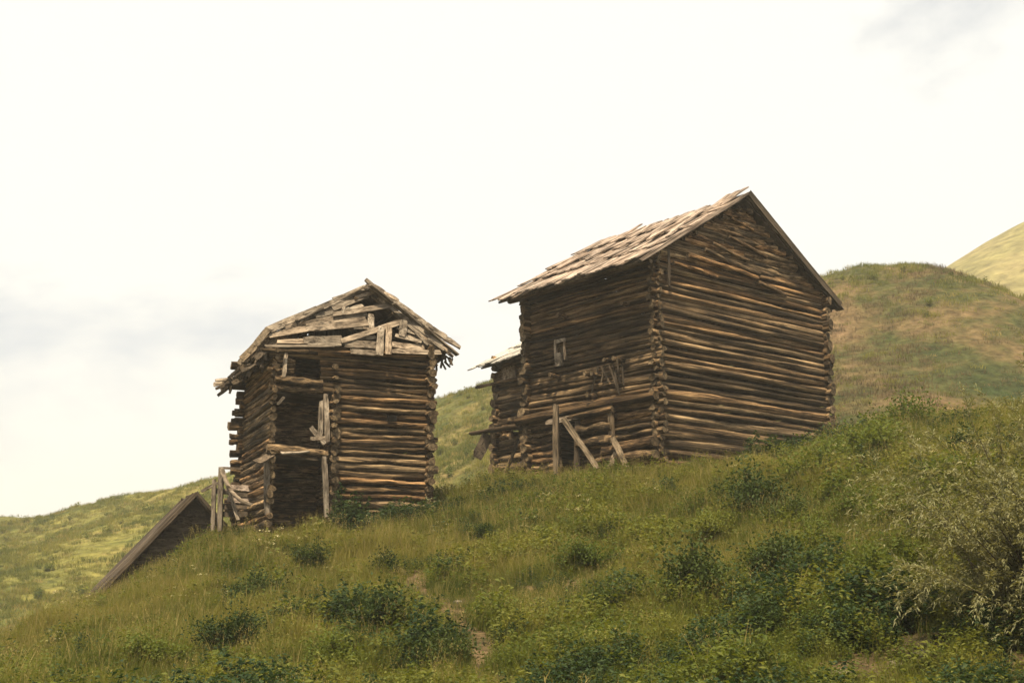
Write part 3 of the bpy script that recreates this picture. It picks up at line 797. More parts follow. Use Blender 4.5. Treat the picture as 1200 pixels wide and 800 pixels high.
# the collapsed gable: boards lying on a plane that leans inwards
LEAN = 0.50
def gp(zx, zy, lift=0.0):
    p = loc_on(250 + zx / 4.0, 320 + zy / 4.0, -0.10, LEAN, HH)
    return p + Vector((0, -1, LEAN)).normalized() * lift
gn = Vector((0, -1, LEAN)).normalized()
PX = 25.5 / FPX / 4
gable = [(300, 285, 520, 225, 32, -.03), (470, 235, 720, 190, 32, -.03), (560, 195, 700, 150, 28, -.03), (640, 135, 745, 100, 24, -.03), (860, 230, 1010, 330, 32, -.03), (900, 292, 1060, 358, 28, -.03), (620, 306, 760, 300, 22, -.03), (780, 330, 870, 332, 44, -.03), (420, 195, 560, 140, 24, .05), (330, 245, 470, 188, 22, .06), (255, 285, 330, 255, 24, .06), (960, 300, 1090, 372, 22, .08),
         (250, 268, 480, 175, 34, .02), (470, 180, 715, 72, 38, .03), (255, 300, 470, 262, 42, .05), (440, 262, 722, 228, 58, .04), (330, 262, 600, 205, 32, .03),
         (560, 205, 860, 152, 34, .08), (560, 172, 762, 92, 34, .05), (480, 205, 640, 165, 30, .02), (300, 322, 620, 318, 30, .02), (240, 352, 560, 352, 16, .07), (420, 322, 600, 318, 46, .05),
         (600, 330, 910, 228, 38, .09), (610, 340, 780, 345, 50, .04), (720, 66, 868, 172, 30, .06), (742, 60, 930, 190, 26, .02), (835, 172, 1062, 350, 30, .06), (880, 175, 1095, 345, 28, .03),
         (905, 245, 1050, 360, 28, .05), (930, 225, 1110, 360, 24, .04), (738, 195, 738, 265, 42, .02), (700, 262, 770, 268, 14, .03), (780, 268, 772, 400, 38, .12), (816, 258, 812, 396, 36, .12),
         (885, 236, 878, 308, 44, .11), (850, 300, 968, 332, 24, .08), (830, 340, 990, 352, 40, .04), (830, 372, 1060, 380, 36, .05), (640, 372, 770, 384, 36, .04), (440, 345, 600, 342, 22, .05),
         (560, 130, 700, 84, 26, .06), (610, 160, 600, 200, 16, .08), (940, 290, 1000, 345, 20, .09), (860, 262, 1000, 300, 24, .04), (770, 120, 800, 150, 20, .03), (980, 330, 1120, 372, 24, .06), (700, 80, 740, 56, 22, .08), (390, 225, 700, 100, 30, -.02), (1000, 320, 1075, 372, 20, .10), (660, 125, 760, 96, 20, .07), (655, 268, 700, 262, 10, .05)]
for (x0, y0, x1, y1, w, lf) in gable:
    plank('gable_board', house, gp(x0, y0, lf), gp(x1, y1, lf + random.uniform(-.02, .03)), w * PX * random.uniform(.8, 1.0), 0.025, gn + Vector((random.uniform(-.12, .12), 0, random.uniform(-.12, .12))), 'board')
# stack of rough shake ends along the right edge of the gable
for k in range(16):
    t0 = k / 16
    x = 725 + (1120 - 725) * t0; y = 62 + (352 - 62) * t0
    plank('rake_shake', house, gp(x - 20, y - 14, .12), gp(x + 52 + random.uniform(-8, 14), y + 36 + random.uniform(-6, 8), .10), 22 * PX, 0.05, gn, 'board')
# broken shakes that carry the roof edge on round the left corner
for (x0, y0, x1, y1, w, yl) in [(262, 262, 196, 338, 34, -.12), (246, 282, 168, 372, 34, .1), (280, 292, 214, 352, 30, -.02), (214, 322, 132, 402, 34, .4), (240, 330, 176, 408, 30, .2), (180, 362, 118, 428, 30, .8), (300, 318, 236, 372, 26, -.08), (205, 372, 150, 440, 28, .5)]:
    plank('rake_shake', house, loc_on(250 + x0 / 4, 320 + y0 / 4, yl), loc_on(250 + x1 / 4, 320 + y1 / 4, yl), w * PX, .03, (-.5, -1, .3), 'post_wood')
# rafter pair and wall plate behind the gable boards
stick('rafter', house, gp(262, 296, -.12), gp(716, 72, -.12), 0.05)
stick('rafter', house, gp(1095, 366, -.12), gp(716, 72, -.12), 0.05)
stick('wall_plate', house, loc_on(306, 409, -0.12), loc_on(372, 414, -0.12), 0.055)
stick('wall_plate', house, loc_on(362, 413, -0.10), loc_on(512, 416, -0.10), 0.07)

# ------------------------------------------------------------------ sunken hut roof below the house
hut_o = P(230, 580, 28.2)
hut = thing('sunken_hut', 'low sunken hut with steep dark gable roof, half buried left of the ruined house', 'hut', (hut_o.x, hut_o.y, hut_o.z - 3.0), rz_h)
def hl_pt(px, py, yl):
    m_ = (Matrix.Translation(Vector(hut.location)) @ Matrix.Rotation(rz_h, 4, 'Z')).inverted()
    d = m_.to_3x3() @ ray(px, py); o_ = m_ @ Vector((0, 0, 0))
    return o_ + d * ((yl - o_.y) / d.y)
ap = hl_pt(229, 580, 0); lf = hl_pt(126, 686, 0); rt = hl_pt(256, 610, 0)
lz = lf.z - 0.6
z = lz
while z < ap.z - 0.1:
    d = random.uniform(.15, .19)
    fl = (ap.z - z - d) / (ap.z - lf.z); fr = (ap.z - z - d) / (ap.z - rt.z)
    xa = ap.x + (lf.x - ap.x) * fl + .05; xb = ap.x + (rt.x - ap.x) * min(fr, 2.2) - .05
    if xb - xa > .2: plank('wall_plank', hut, (xa, 0.05, z + d / 2), (xb, 0.05, z + d / 2), d * 1.04, .05, (0, -1, random.uniform(-.2, .3)), 'dark_board')
    z += d
bk = [Vector((lf.x + .06, .14, lf.z - .5)), Vector((lf.x + .06, .14, lf.z)), Vector((ap.x, .14, ap.z - .07)), Vector((ap.x + (rt.x - ap.x) * 2, .14, ap.z + (rt.z - ap.z) * 2)), Vector((ap.x + (rt.x - ap.x) * 2, .14, lf.z - .5))]
bk2 = [v + Vector((0, .06, 0)) for v in bk]
obj('wall_backing', mesh('wall_backing', bk + bk2, [(0, 4, 3, 2, 1), (5, 6, 7, 8, 9)] + [(i, (i + 1) % 5, (i + 1) % 5 + 5, i + 5) for i in range(5)], [M['dark_board']]), hut)
D2 = Vector((0, 2.6, 0)); F2 = Vector((0, -0.2, 0))
for (q0, q1) in ((ap, ap + (lf - ap) * 1.12), (ap, ap + (rt - ap) * 2.0)):
    c = [q0 + F2, q0 + D2, q1 + D2, q1 + F2]
    rf = deck('roof', hut, c, 0.05, 'dark_board')
    dn = (q1 - q0).normalized(); S = (q1 - q0).length
    n = Vector((-dn.z, 0, dn.x)); n = n if n.z > 0 else -n
    y = -0.22
    while y < 2.6:
        w = random.uniform(.14, .2)
        plank('roof_board', rf, q0 + Vector((0, y + w / 2, 0)) - dn * random.uniform(0, .06) + n * .03, q1 + Vector((0, y + w / 2, 0)) + dn * random.uniform(-.1, .1) + n * .03, w, .03, n, 'dark_board')
        y += w
    plank('barge_board', rf, q0 + F2 * 1.2 + n * .02, q1 + F2 * 1.2 + n * .02, .07, .035, (0, -1, 0), 'dark_board')

# ------------------------------------------------------------------ broken fence between hut and house
FY_ = 26.9
fb = P(258, 604, FY_)
fence = thing('broken_fence', 'broken fence of grey posts, rails and brown boards between sunken hut and ruined house', 'fence', fb)
def fl_(px, py, Y=FY_): return P(px, py, Y) - fb
plank('post', fence, fl_(258, 622), fl_(259, 548), .11, .09, (0, -1, 0))
plank('post', fence, fl_(250, 622), fl_(251, 562), .09, .08, (0, -1, 0))
plank('rail', fence, fl_(236, 576), fl_(256, 565), .07, .05, (0, -1, 0))
plank('rail', fence, fl_(259, 548, 27.1), fl_(284, 549, 27.6), .05, .04, (0, -1, 0))
for k, (x0, y0, x1, y1) in enumerate([(270, 571, 304, 573), (268, 578, 304, 580), (266, 585, 304, 587), (258, 593, 300, 594), (252, 575, 272, 576), (256, 602, 290, 602)]):
    plank('board', fence, fl_(x0, y0, 27.0), fl_(x1, y1, 27.0), .13, .03, (0, -1, .2), 'dark_board' if k % 2 else 'shingle')
plank('strut', fence, fl_(279, 608, 26.75), fl_(264, 560, 26.85), .08, .05, (0, -1, 0))
# bent pale pole hung over the fence
pts = [P(260, 549, 26.75), P(264, 562, 26.7), P(271, 576, 26.65), P(282, 586, 26.6), P(293, 591, 26.6), P(303, 592, 26.6)]
V, F = [], []
for i, p in enumerate(pts):
    t = (pts[min(i + 1, len(pts) - 1)] - pts[max(i - 1, 0)]).normalized()
    s = t.cross(Vector((0, 1, 0))).normalized(); u = s.cross(t)
    r_ = 0.055 - 0.004 * i
    for j in range(8):
        a_ = j * math.pi / 4
        V.append(p + s * math.cos(a_) * r_ + u * math.sin(a_) * r_)
for i in range(len(pts) - 1):
    for j in range(8): F.append((i * 8 + j, i * 8 + (j + 1) % 8, (i + 1) * 8 + (j + 1) % 8, (i + 1) * 8 + j))
F += [tuple(range(7, -1, -1)), tuple((len(pts) - 1) * 8 + j for j in range(8))]
tag(obj('bent_pole', mesh('bent_pole', V, F, [M['board']], True)), 'pale bent pole sagging from the fence post towards the ruined house', 'pole')

# ------------------------------------------------------------------ grass and herbs (stuff)
def blade_arrays(n, hmin, hmax, w, rad, bend, segs=3, rs=None):
    rs = rs or np.random.default_rng(1)
    a = rs.uniform(0, 2 * np.pi, n); r = rad * np.sqrt(rs.uniform(0, 1, n))
    bx, by = r * np.cos(a), r * np.sin(a)
    h = rs.uniform(hmin, hmax, n); da = rs.uniform(0, 2 * np.pi, n); bd = bend * rs.uniform(0.2, 1.0, n) * h
    wd = w * rs.uniform(0.7, 1.3, n); wa = rs.uniform(0, np.pi, n)
    V = []; F = []
    nv = 2 * segs + 1
    vv = np.zeros((n, nv, 3))
    for s in range(segs + 1):
        t = s / segs
        cx = bx + np.cos(da) * bd * t ** 2; cy = by + np.sin(da) * bd * t ** 2; cz = h * (t - 0.18 * bend * t ** 2)
        hw = wd * (1 - t) ** 0.7 * 0.5
        if s < segs:
            vv[:, 2 * s, :] = np.stack([cx - np.cos(wa) * hw, cy - np.sin(wa) * hw, cz], 1)
            vv[:, 2 * s + 1, :] = np.stack([cx + np.cos(wa) * hw, cy + np.sin(wa) * hw, cz], 1)
        else:
            vv[:, 2 * s, :] = np.stack([cx, cy, cz], 1)
    base = (np.arange(n) * nv)[:, None]
    tris = []
    for s in range(segs - 1):
        tris += [[2 * s, 2 * s + 1, 2 * s + 3], [2 * s, 2 * s + 3, 2 * s + 2]]
    tris.append([2 * segs - 2, 2 * segs - 1, 2 * segs])
    F = np.concatenate([base + np.array(t)[None, :] for t in tris])
    return vv.reshape(-1, 3), F

def leaf_arrays(C, D, ln, wd, rs, droop=0.0):
    """leaves at centres C, pointing along D: folded kite of two triangles"""
    n = len(C)
    D = D / (np.linalg.norm(D, axis=1, keepdims=True) + 1e-9)
    up = rs.normal(size=(n, 3)) * 0.5 + np.array([0, 0, 1.0])
    S = np.cross(D, up); S /= (np.linalg.norm(S, axis=1, keepdims=True) + 1e-9)
    l = (ln * rs.uniform(0.6, 1.3, n))[:, None]; w = (wd * rs.uniform(0.7, 1.25, n))[:, None]
    p0 = C; p2 = C + D * l - np.array([0, 0, 1]) * droop * l
    m = C + D * l * 0.45
    N_ = np.cross(S, D)
    p1 = m + S * w * 0.5 + N_ * w * 0.12; p3 = m - S * w * 0.5 + N_ * w * 0.12
    V = np.stack([p0, p1, p2, p3], 1).reshape(-1, 3)
    b = (np.arange(n) * 4)[:, None]
    F = np.concatenate([b + np.array([[0, 1, 2]]), b + np.array([[0, 2, 3]])])
    return V, F

def join_arrays(parts):
    V, F, o = [], [], 0
    for v, f in parts:
        V.append(v); F.append(f + o); o += len(v)
    return np.concatenate(V), np.concatenate(F)

src = bpy.data.collections.new('clump_sources')     # kept out of the scene: only instanced
hsrc = bpy.data.collections.new('tuft_sources')

def source(c, name, V, F, mat, extra=None):
    me = np_mesh(name, V, F, [mat])
    if extra:
        pass
    o = bpy.data.objects.new(name, me)
    c.objects.link(o)
    return o

def two_mat(c, name, A, matA, B, matB):
    V, F = join_arrays([A, B])
    me = np_mesh(name, V, F, [matA, matB])
    me.polygons.foreach_set('material_index', np.concatenate([np.zeros(len(A[1]), dtype=np.int32), np.ones(len(B[1]), dtype=np.int32)]))
    o = bpy.data.objects.new(name, me)
    c.objects.link(o)
    return o

def herb_clump(rs, stems, h, leaves, ln, wd, spread):
    C, D = [], []
    st = []
    for s in range(stems):
        a = rs.uniform(0, 6.28); b = np.array([np.cos(a), np.sin(a), 0]) * rs.uniform(0, spread)
        lean = np.array([np.cos(a), np.sin(a), 0]) * rs.uniform(0, .35)
        hh = h * rs.uniform(.6, 1.1)
        for k in range(leaves):
            t = (k + rs.uniform(0, 1)) / leaves
            C.append(b + lean * hh * t + np.array([0, 0, hh * t])); an = rs.uniform(0, 6.28)
            D.append([np.cos(an), np.sin(an), rs.uniform(-.3, .6)])
    return leaf_arrays(np.array(C), np.array(D), ln, wd, rs, .2)

for k in range(4):   # 0-3 fine grass
    rs = np.random.default_rng(20 + k)
    V, F = blade_arrays(90, .12, .34, .0075, .22, .6, 3, rs)
    source(src, 'c%02d' % k, V, F, M['grass'])
for k in range(3):   # 4-6 taller grass with dry seed heads
    rs = np.random.default_rng(30 + k)
    A = blade_arrays(60, .18, .42, .008, .20, .5, 3, rs)
    B = blade_arrays(7, .34, .56, .008, .18, .35, 3, rs)
    two_mat(src, 'c%02d' % (4 + k), A, M['grass'], B, M['straw'])
for k in range(3):   # 7-9 leafy herbs
    rs = np.random.default_rng(40 + k)
    V, F = herb_clump(rs, 9, .36, 12, .060, .028, .18)
    source(src, 'c%02d' % (7 + k), V, F, M['herb'])
for k in range(2):   # 10-11 tall nettles
    rs = np.random.default_rng(50 + k)
    V, F = herb_clump(rs, 9, .62, 17, .085, .045, .20)
    source(src, 'c%02d' % (10 + k), V, F, M['nettle'])
for k in range(2):   # 12-13 umbels and pale flower heads
    rs = np.random.default_rng(60 + k)
    A = herb_clump(rs, 6, .40, 9, .06, .03, .15)
    C, D = [], []
    for s in range(5):
        c0 = np.array([rs.uniform(-.18, .18), rs.uniform(-.18, .18), rs.uniform(.42, .62)])
        for j in range(14):
            C.append(c0 + rs.normal(size=3) * np.array([.02, .02, .008])); D.append(list(rs.normal(size=2)) + [.3])
    B = leaf_arrays(np.array(C), np.array(D), .014, .012, rs)
    two_mat(src, 'c%02d' % (12 + k), A, M['herb'], B, M['flower'])
rs = np.random.default_rng(66)      # 14 lone tall stalks with seed heads
A = blade_arrays(7, .40, .72, .006, .22, .35, 4, rs)
tips = A[0].reshape(7, 9, 3)[:, 8, :]
C = np.repeat(tips, 9, 0) + rs.normal(size=(63, 3)) * np.array([.010, .010, .035]); D = rs.normal(size=(63, 3)) * .4 + np.array([0, 0, 1.0])
B = leaf_arrays(C, D, .024, .006, rs)
two_mat(src, 'c14', A, M['straw'], B, M['straw'])
for k in range(3):   # tufts for the ridge behind
    rs = np.random.default_rng(70 + k)
    V, F = blade_arrays(46, .14, .42, .028, .45, .7, 2, rs)
    source(hsrc, 't%02d' % k, V, F, M['grass'] if k < 2 else M['straw'])
rs = np.random.default_rng(75)
V, F = herb_clump(rs, 10, .5, 10, .14, .08, .35)
source(hsrc, 't03', V, F, M['herb'])
rs = np.random.default_rng(77)
V, F = blade_arrays(50, .12, .36, .026, .5, .8, 2, rs)
source(hsrc, 't04', V, F, M['dry_tuft'])

def scatter(name, label, cat, pts, idx, rot, scl, collection):
    me = bpy.data.meshes.new(name)
    n = len(pts)
    me.vertices.add(n)
    me.vertices.foreach_set('co', pts.astype(np.float32).ravel())
    at = me.attributes.new('pick', 'INT', 'POINT'); at.data.foreach_set('value', idx.astype(np.int32))
    at = me.attributes.new('turn', 'FLOAT_VECTOR', 'POINT'); at.data.foreach_set('vector', rot.astype(np.float32).ravel())
    at = me.attributes.new('size', 'FLOAT_VECTOR', 'POINT'); at.data.foreach_set('vector', scl.astype(np.float32).ravel())
    me.update()
    o = obj(name, me)
    ng = bpy.data.node_groups.new(name + '_scatter', 'GeometryNodeTree')
    ng.interface.new_socket('Geometry', in_out='INPUT', socket_type='NodeSocketGeometry')
    ng.interface.new_socket('Geometry', in_out='OUTPUT', socket_type='NodeSocketGeometry')
    N = ng.nodes.new; Lk = ng.links.new
    gi, go = N('NodeGroupInput'), N('NodeGroupOutput')
    ci = N('GeometryNodeCollectionInfo'); ci.inputs['Collection'].default_value = collection
    ci.inputs['Separate Children'].default_value = True; ci.inputs['Reset Children'].default_value = True
    iop = N('GeometryNodeInstanceOnPoints'); iop.inputs['Pick Instance'].default_value = True
    def na(nm, ty):
        a_ = N('GeometryNodeInputNamedAttribute'); a_.data_type = ty; a_.inputs['Name'].default_value = nm
        return a_.outputs['Attribute']
    m2p = N('GeometryNodeMeshToPoints')
    Lk(gi.outputs[0], m2p.inputs['Mesh']); Lk(m2p.outputs['Points'], iop.inputs['Points'])
    Lk(ci.outputs[0], iop.inputs['Instance'])
    Lk(na('pick', 'INT'), iop.inputs['Instance Index'])
    Lk(na('turn', 'FLOAT_VECTOR'), iop.inputs['Rotation'])
    Lk(na('size', 'FLOAT_VECTOR'), iop.inputs['Scale'])
    Lk(iop.outputs['Instances'], go.inputs[0])
    md = o.modifiers.new('scatter', 'NODES'); md.node_group = ng
    return tag(o, label, cat, kind='stuff')

def vnoise(q, s, off=0.0, oct=3):
    return np.array([mnoise.fractal((x * s + off, y * s - off, off), 1.0, 2.0, oct) for x, y in q])

def foot(q, o_, xa, ya, x0, x1, y0, y1):
    d = q - np.array([o_.x, o_.y])
    u = d @ np.array([xa.x, xa.y]); v = d @ np.array([ya.x, ya.y])
    return (u > x0) & (u < x1) & (v > y0) & (v < y1)

xb = Vector((math.sin(PHI), math.cos(PHI), 0)); yb = Vector((-math.cos(PHI), math.sin(PHI), 0)); ob = Vector((3.222, 26.0, 0))
def inside_buildings(q, g=0.05):
    return foot(q, ob, xb, yb, -g, BW + g, -g, BL + g) | foot(q, o2, xh, yh, -g, HW + g, -g, HL + g) | foot(q, orig, xc, yc3, -g, CW + g, -g, CL + g) | foot(q, Vector(hut.location), xh, yh, lf.x, 1.2, 0.0, 2.6)

NG = 76000
qy = 6.0 + 30.0 * rng.uniform(0, 1, NG * 2) ** 0.85
qx = rng.uniform(-1, 1, NG * 2) * (0.50 * qy + 3.0)
keep = rng.uniform(0, 1, NG * 2) < (0.50 * qy + 3.0) / 21.0
qy, qx = qy[keep], qx[keep]
q = np.stack([qx, qy], 1)
q = q[~inside_buildings(q)]
# worn path and bare bank: little grows there
path = [hit(484, 672), hit(492, 700), hit(540, 730), hit(560, 760), hit(575, 800)]
dpath = np.full(len(q), 9.0)
for a_, b_ in zip(path[:-1], path[1:]):
    A_ = np.array([a_.x, a_.y]); B_ = np.array([b_.x, b_.y]); AB = B_ - A_
    t = np.clip(((q - A_) @ AB) / (AB @ AB), 0, 1)
    dpath = np.minimum(dpath, np.linalg.norm(q - A_ - t[:, None] * AB, axis=1))
bank = [(hit(1075, 770), 0.55), (hit(1000, 790), 0.4), (hit(560, 745), .35), (hit(484, 682), .28)]
dens = np.ones(len(q))
dens *= np.clip((dpath - 0.02) / 0.42, 0.12, 1)
for c_, r_ in bank:
    dens *= np.clip((np.hypot(q[:, 0] - c_.x, q[:, 1] - c_.y) - r_ * .4) / r_, 0.10, 1)
v1 = vnoise(q, 0.35, 2.0)
v2 = vnoise(q, 1.1, 5.0)
dens *= np.clip(0.9 + 0.45 * v2, 0.35, 1)
m_ = rng.uniform(0, 1, len(q)) < dens
q, v1, v2, dens = q[m_], v1[m_], v2[m_], dens[m_]
n = len(q)
# nettles in the shade at the foot of both houses
def band(o_, xa, ya, x0, x1, y0, y1): return foot(q, o_, xa, ya, x0, x1, y0, y1)
net = band(o2, xh, yh, 1.4, HW + .5, -1.0, 0.0) | band(ob, xb, yb, 2.3, BW + 2.0, -1.1, 0.0) | band(ob, xb, yb, BW, BW + 2.2, -1.0, 3.0)
u = rng.uniform(0, 1, n)
idx = rng.integers(0, 4, n)
tall = np.clip(0.12 + (q[:, 1] - 15) * 0.055 - 0.5 * v1, 0.06, 0.85)
idx = np.where(u < tall, rng.integers(4, 7, n), idx)
herb_p = np.clip(0.20 + np.clip((17 - q[:, 1]) * 0.05, 0, .25) + 0.55 * np.maximum(v1, 0) + 0.25 * np.maximum(v2, 0), 0, .7) * np.clip((q[:, 0] + 9) / 12, 0.4, 1.2)  # thicker in front, also to darken the foreground like a vignette
idx = np.where(rng.uniform(0, 1, n) < herb_p, rng.integers(7, 10, n), idx)
idx = np.where((rng.uniform(0, 1, n) < 0.004) & (q[:, 1] > 19.5), rng.integers(12, 14, n), idx)
idx = np.where(net & (rng.uniform(0, 1, n) < np.clip(.8 + .7 * v2, .25, .95)), rng.integers(10, 12, n), idx)
# darker leafy patches by noise, more to the right; extra low down imitate vignette
dk = vnoise(q, 0.55, 8.0)
low = np.clip((16.0 - q[:, 1]) / 4.5, 0, 1)  # weight of the vignette darkness put into darker plants
idx = np.where((dk > 0.26 - .36 * low) & (rng.uniform(0, 1, n) < np.clip((dk - .2 + .36 * low) * 2.0 * np.clip(1.25 - q[:, 1] / 40 + q[:, 0] / 30, .3, 1.2), 0, .7)), rng.integers(10, 12, n), idx)
idx = np.where(rng.uniform(0, 1, n) < np.where(q[:, 1] < 15, .015, .05), 14, idx)
sz = rng.uniform(.65, 1.15, n) * np.clip(0.88 + 0.6 * v2 + .3 * v1, 0.5, 1.6) * np.clip(.55 + dens * .5, .5, 1.05)
pts = np.stack([q[:, 0], q[:, 1], Hn(q) - 0.02], 1)
rot = np.stack([rng.uniform(-.16, .16, n), rng.uniform(-.16, .16, n), rng.uniform(0, 6.28, n)], 1)
scl = np.stack([sz, sz, sz * rng.uniform(.85, 1.2, n)], 1)
is_herb = (idx >= 7) & (idx < 14)
sz = np.where((idx == 10) | (idx == 11), sz * np.where(net, .9, .62), sz)
scl = np.stack([sz, sz, sz * rng.uniform(.85, 1.2, n)], 1)
for nm, lab, cat_, sel in [('meadow_grass', 'tall yellow green meadow grass covering the near hillside', 'grass', ~is_herb),
                           ('meadow_herbs', 'leafy green herbs and nettles growing among the meadow grass', 'herbs', is_herb)]:
    scatter(nm, lab, cat_, pts[sel], idx[sel], rot[sel], scl[sel], src)

# tufts on the ridge behind, where it faces the photographer or shows on the skyline
NH = 60000
hqx = rng.uniform(-62, 62, NH); hqy = rng.uniform(46, 112, NH)
vis = np.abs(hqx) < 0.48 * hqy + 6
hq = np.stack([hqx, hqy], 1)[vis]
h1 = vnoise(hq, 0.10, 7.0, 4); h2 = vnoise(hq, 0.35, 3.0, 3)
kp = rng.uniform(0, 1, len(hq)) < np.clip(0.55 + 0.9 * h1 + .5 * h2, 0.06, 1)
hq, h1 = hq[kp], h1[kp]
i_ = np.clip(((hq[:, 1] - 44) / 0.9), 0, len(hy) - 1.01); j_ = np.clip(((hq[:, 0] + 150) / 0.9), 0, len(hx) - 1.01)
ii, jj = i_.astype(int), j_.astype(int); fa, fb_ = j_ - jj, i_ - ii
hzv = (HZ[ii, jj] * (1 - fa) + HZ[ii, jj + 1] * fa) * (1 - fb_) + (HZ[ii + 1, jj] * (1 - fa) + HZ[ii + 1, jj + 1] * fa) * fb_
nh = len(hq)
hi = rng.choice([0, 1, 2, 3], nh, p=[.44, .38, .13, .05])
mound = (hq[:, 0] > 6 + 4 * h1) & (hzv < 15.5 + 6 * h1)       # the dry face of the mound
hi = np.where(mound & (rng.uniform(0, 1, nh) < .78), 4, hi)
hs = rng.uniform(.5, 1.1, nh)
scatter('hill_grass', 'short tufted grass on the hills behind the houses', 'grass',
        np.stack([hq[:, 0], hq[:, 1], hzv - .03], 1), hi,
        np.stack([rng.uniform(-.2, .2, nh), rng.uniform(-.2, .2, nh), rng.uniform(0, 6.28, nh)], 1), np.stack([hs, hs, hs], 1), hsrc)

# ------------------------------------------------------------------ shrubs
def shrub_meshes(seed, n_leaf, ln, wd, mat, hscale=1.0):
    """unit shrub: about 1 m across, clumps of leaves on branching stems -> (foliage mesh, stem mesh)"""
    rs = np.random.default_rng(seed)
    C, D, SV, SF = [], [], [], []
    nb = 16
    per = n_leaf // nb
    for b in range(nb):
        a = rs.uniform(0, 6.28); el = rs.uniform(.35, 1.45)
        d = np.array([np.cos(a) * np.cos(el), np.sin(a) * np.cos(el), np.sin(el)])
        ln_b = rs.uniform(.26, .66)
        tip = d * ln_b * np.array([1, 1, 1.15 * hscale])
        k0 = len(SV)
        s = np.array([-d[1], d[0], 0.01]); s /= np.linalg.norm(s); u_ = np.cross(s, d)
        for (p, r_) in ((np.zeros(3), .016), (tip * .55, .010), (tip * .95, .003)):
            for j in range(4):
                an = j * math.pi / 2
                SV.append(p + (s * math.cos(an) + u_ * math.sin(an)) * r_)
        for q_ in range(2):
            for j in range(4): SF.append((k0 + q_ * 4 + j, k0 + q_ * 4 + (j + 1) % 4, k0 + q_ * 4 + 4 + (j + 1) % 4, k0 + q_ * 4 + 4 + j))
        for k in range(per):
            t = rs.uniform(.30, 1.02) 
            c = tip * t + rs.normal(size=3) * (.085 * (0.6 + t * .7)) * np.array([1, 1, .85])
            c[2] = max(c[2], .02)
            C.append(c); D.append(d * .5 + rs.normal(size=3) * .7)
    V, F = leaf_arrays(np.array(C), np.array(D), ln, wd, rs, .15)
    return np_mesh('foliage', V, F, [M[mat]]), mesh('stem', SV, SF, [M['stem']])

SH = {'dark': [shrub_meshes(200 + k, 4200, .055, .030, 'shrub') for k in range(5)],
      'light': [shrub_meshes(220 + k, 3600, .055, .027, 'bush') for k in range(5)]}
shrubs = [
    (446, 752, 88, 'dark', 'largest dark green shrub low on the slope, just left of the worn path'),
    (303, 712, 58, 'dark', 'dark spreading shrub on the slope below the sunken hut and ruined house'),
    (366, 672, 46, 'dark', 'dark shrub on the grass below the open gallery of the ruined house'),
    (456, 680, 46, 'dark', 'dark shrub just above the largest shrub and left of the path'),
    (570, 634, 30, 'dark', 'small dark tuft shrub alone in pale grass between the two houses'),
    (632, 636, 30, 'dark', 'small dark plant right of the lone tuft shrub between the houses'),
    (888, 606, 82, 'dark', 'wide dark shrub below the gable wall of the large barn'),
    (925, 622, 50, 'dark', 'smaller dark shrub at the lower right of the wide shrub below the barn gable'),
    (1127, 542, 56, 'dark', 'round dark shrub near the right hand crest, above the willow bush'),
    (1078, 578, 44, 'dark', 'dark round shrub just left of and below the round crest shrub'),
    (918, 676, 70, 'dark', 'dark shrub in the middle of the right hand slope'),
    (815, 704, 96, 'dark', 'longest dark shrub band across the middle right slope'),
    (728, 722, 44, 'dark', 'dark shrub at the left end of the long shrub band'),
    (900, 752, 66, 'dark', 'dark shrub low on the slope under the long shrub band'),
    (884, 806, 70, 'dark', 'dark shrub cut by the bottom edge, right of the middle'),
    (522, 782, 60, 'dark', 'dark low shrub left of the bottom end of the worn path'),
    (354, 732, 40, 'dark', 'small dark shrub between the spreading shrub and the largest shrub'),
    (272, 768, 64, 'dark', 'dark shrub near the bottom left of the slope'),
    (716, 640, 40, 'dark', 'dark low plant on the slope below the near corner of the barn'),
    (1000, 612, 60, 'light', 'light green bush left of the willow, mid slope'),
    (1010, 545, 84, 'light', 'large light green bush on the crest right of the barn'),
    (1052, 512, 70, 'light', 'light green bush highest on the crest, right of the barn'),
    (948, 566, 70, 'light', 'light green bush right above the wide dark shrub below the barn gable'),
    (1068, 620, 66, 'light', 'light green bush touching the left side of the willow bush'),
    (968, 650, 60, 'light', 'light green bush between the middle slope shrub and the willow bush'),
    (690, 668, 60, 'light', 'light green low bush in the centre right of the meadow'),
    (1040, 690, 70, 'light', 'light green bush beside the foot of the willow bush'),
    (640, 655, 46, 'light', 'light green bush in the centre of the meadow right of the path'),
    (830, 636, 60, 'light', 'light green bush left of the smaller dark shrub, below the barn'),
    (700, 784, 64, 'light', 'light green bush near the bottom edge, centre right'),
    (180, 782, 60, 'light', 'light green bush near the bottom left corner'),
    (400, 790, 70, 'light', 'light green bush at the bottom edge below the largest dark shrub'),
    (980, 742, 66, 'light', 'light green bush left of the bare bank near the bottom right'),
]
for k, (px, py, wpx, kind, lab) in enumerate(shrubs):
    b = hit(px, min(py, 812))
    sc = wpx / FPX * b.length * 1.3
    fo, stm = SH[kind][k % 5]
    t = thing('shrub', lab, 'shrub', (b.x, b.y, b.z - .03), random.uniform(0, 6.28), 'shrubs scattered on the grassy slope')
    hs_ = max(sc * .78, .26) if kind == 'dark' else sc * .68
    obj('foliage', fo, t, (0, 0, 0), (0, 0, 0), (sc, sc * .9, hs_ * 1.15))
    obj('stem', stm, t, (0, 0, 0), (0, 0, 0), (sc, sc * .9, hs_ * 1.15))

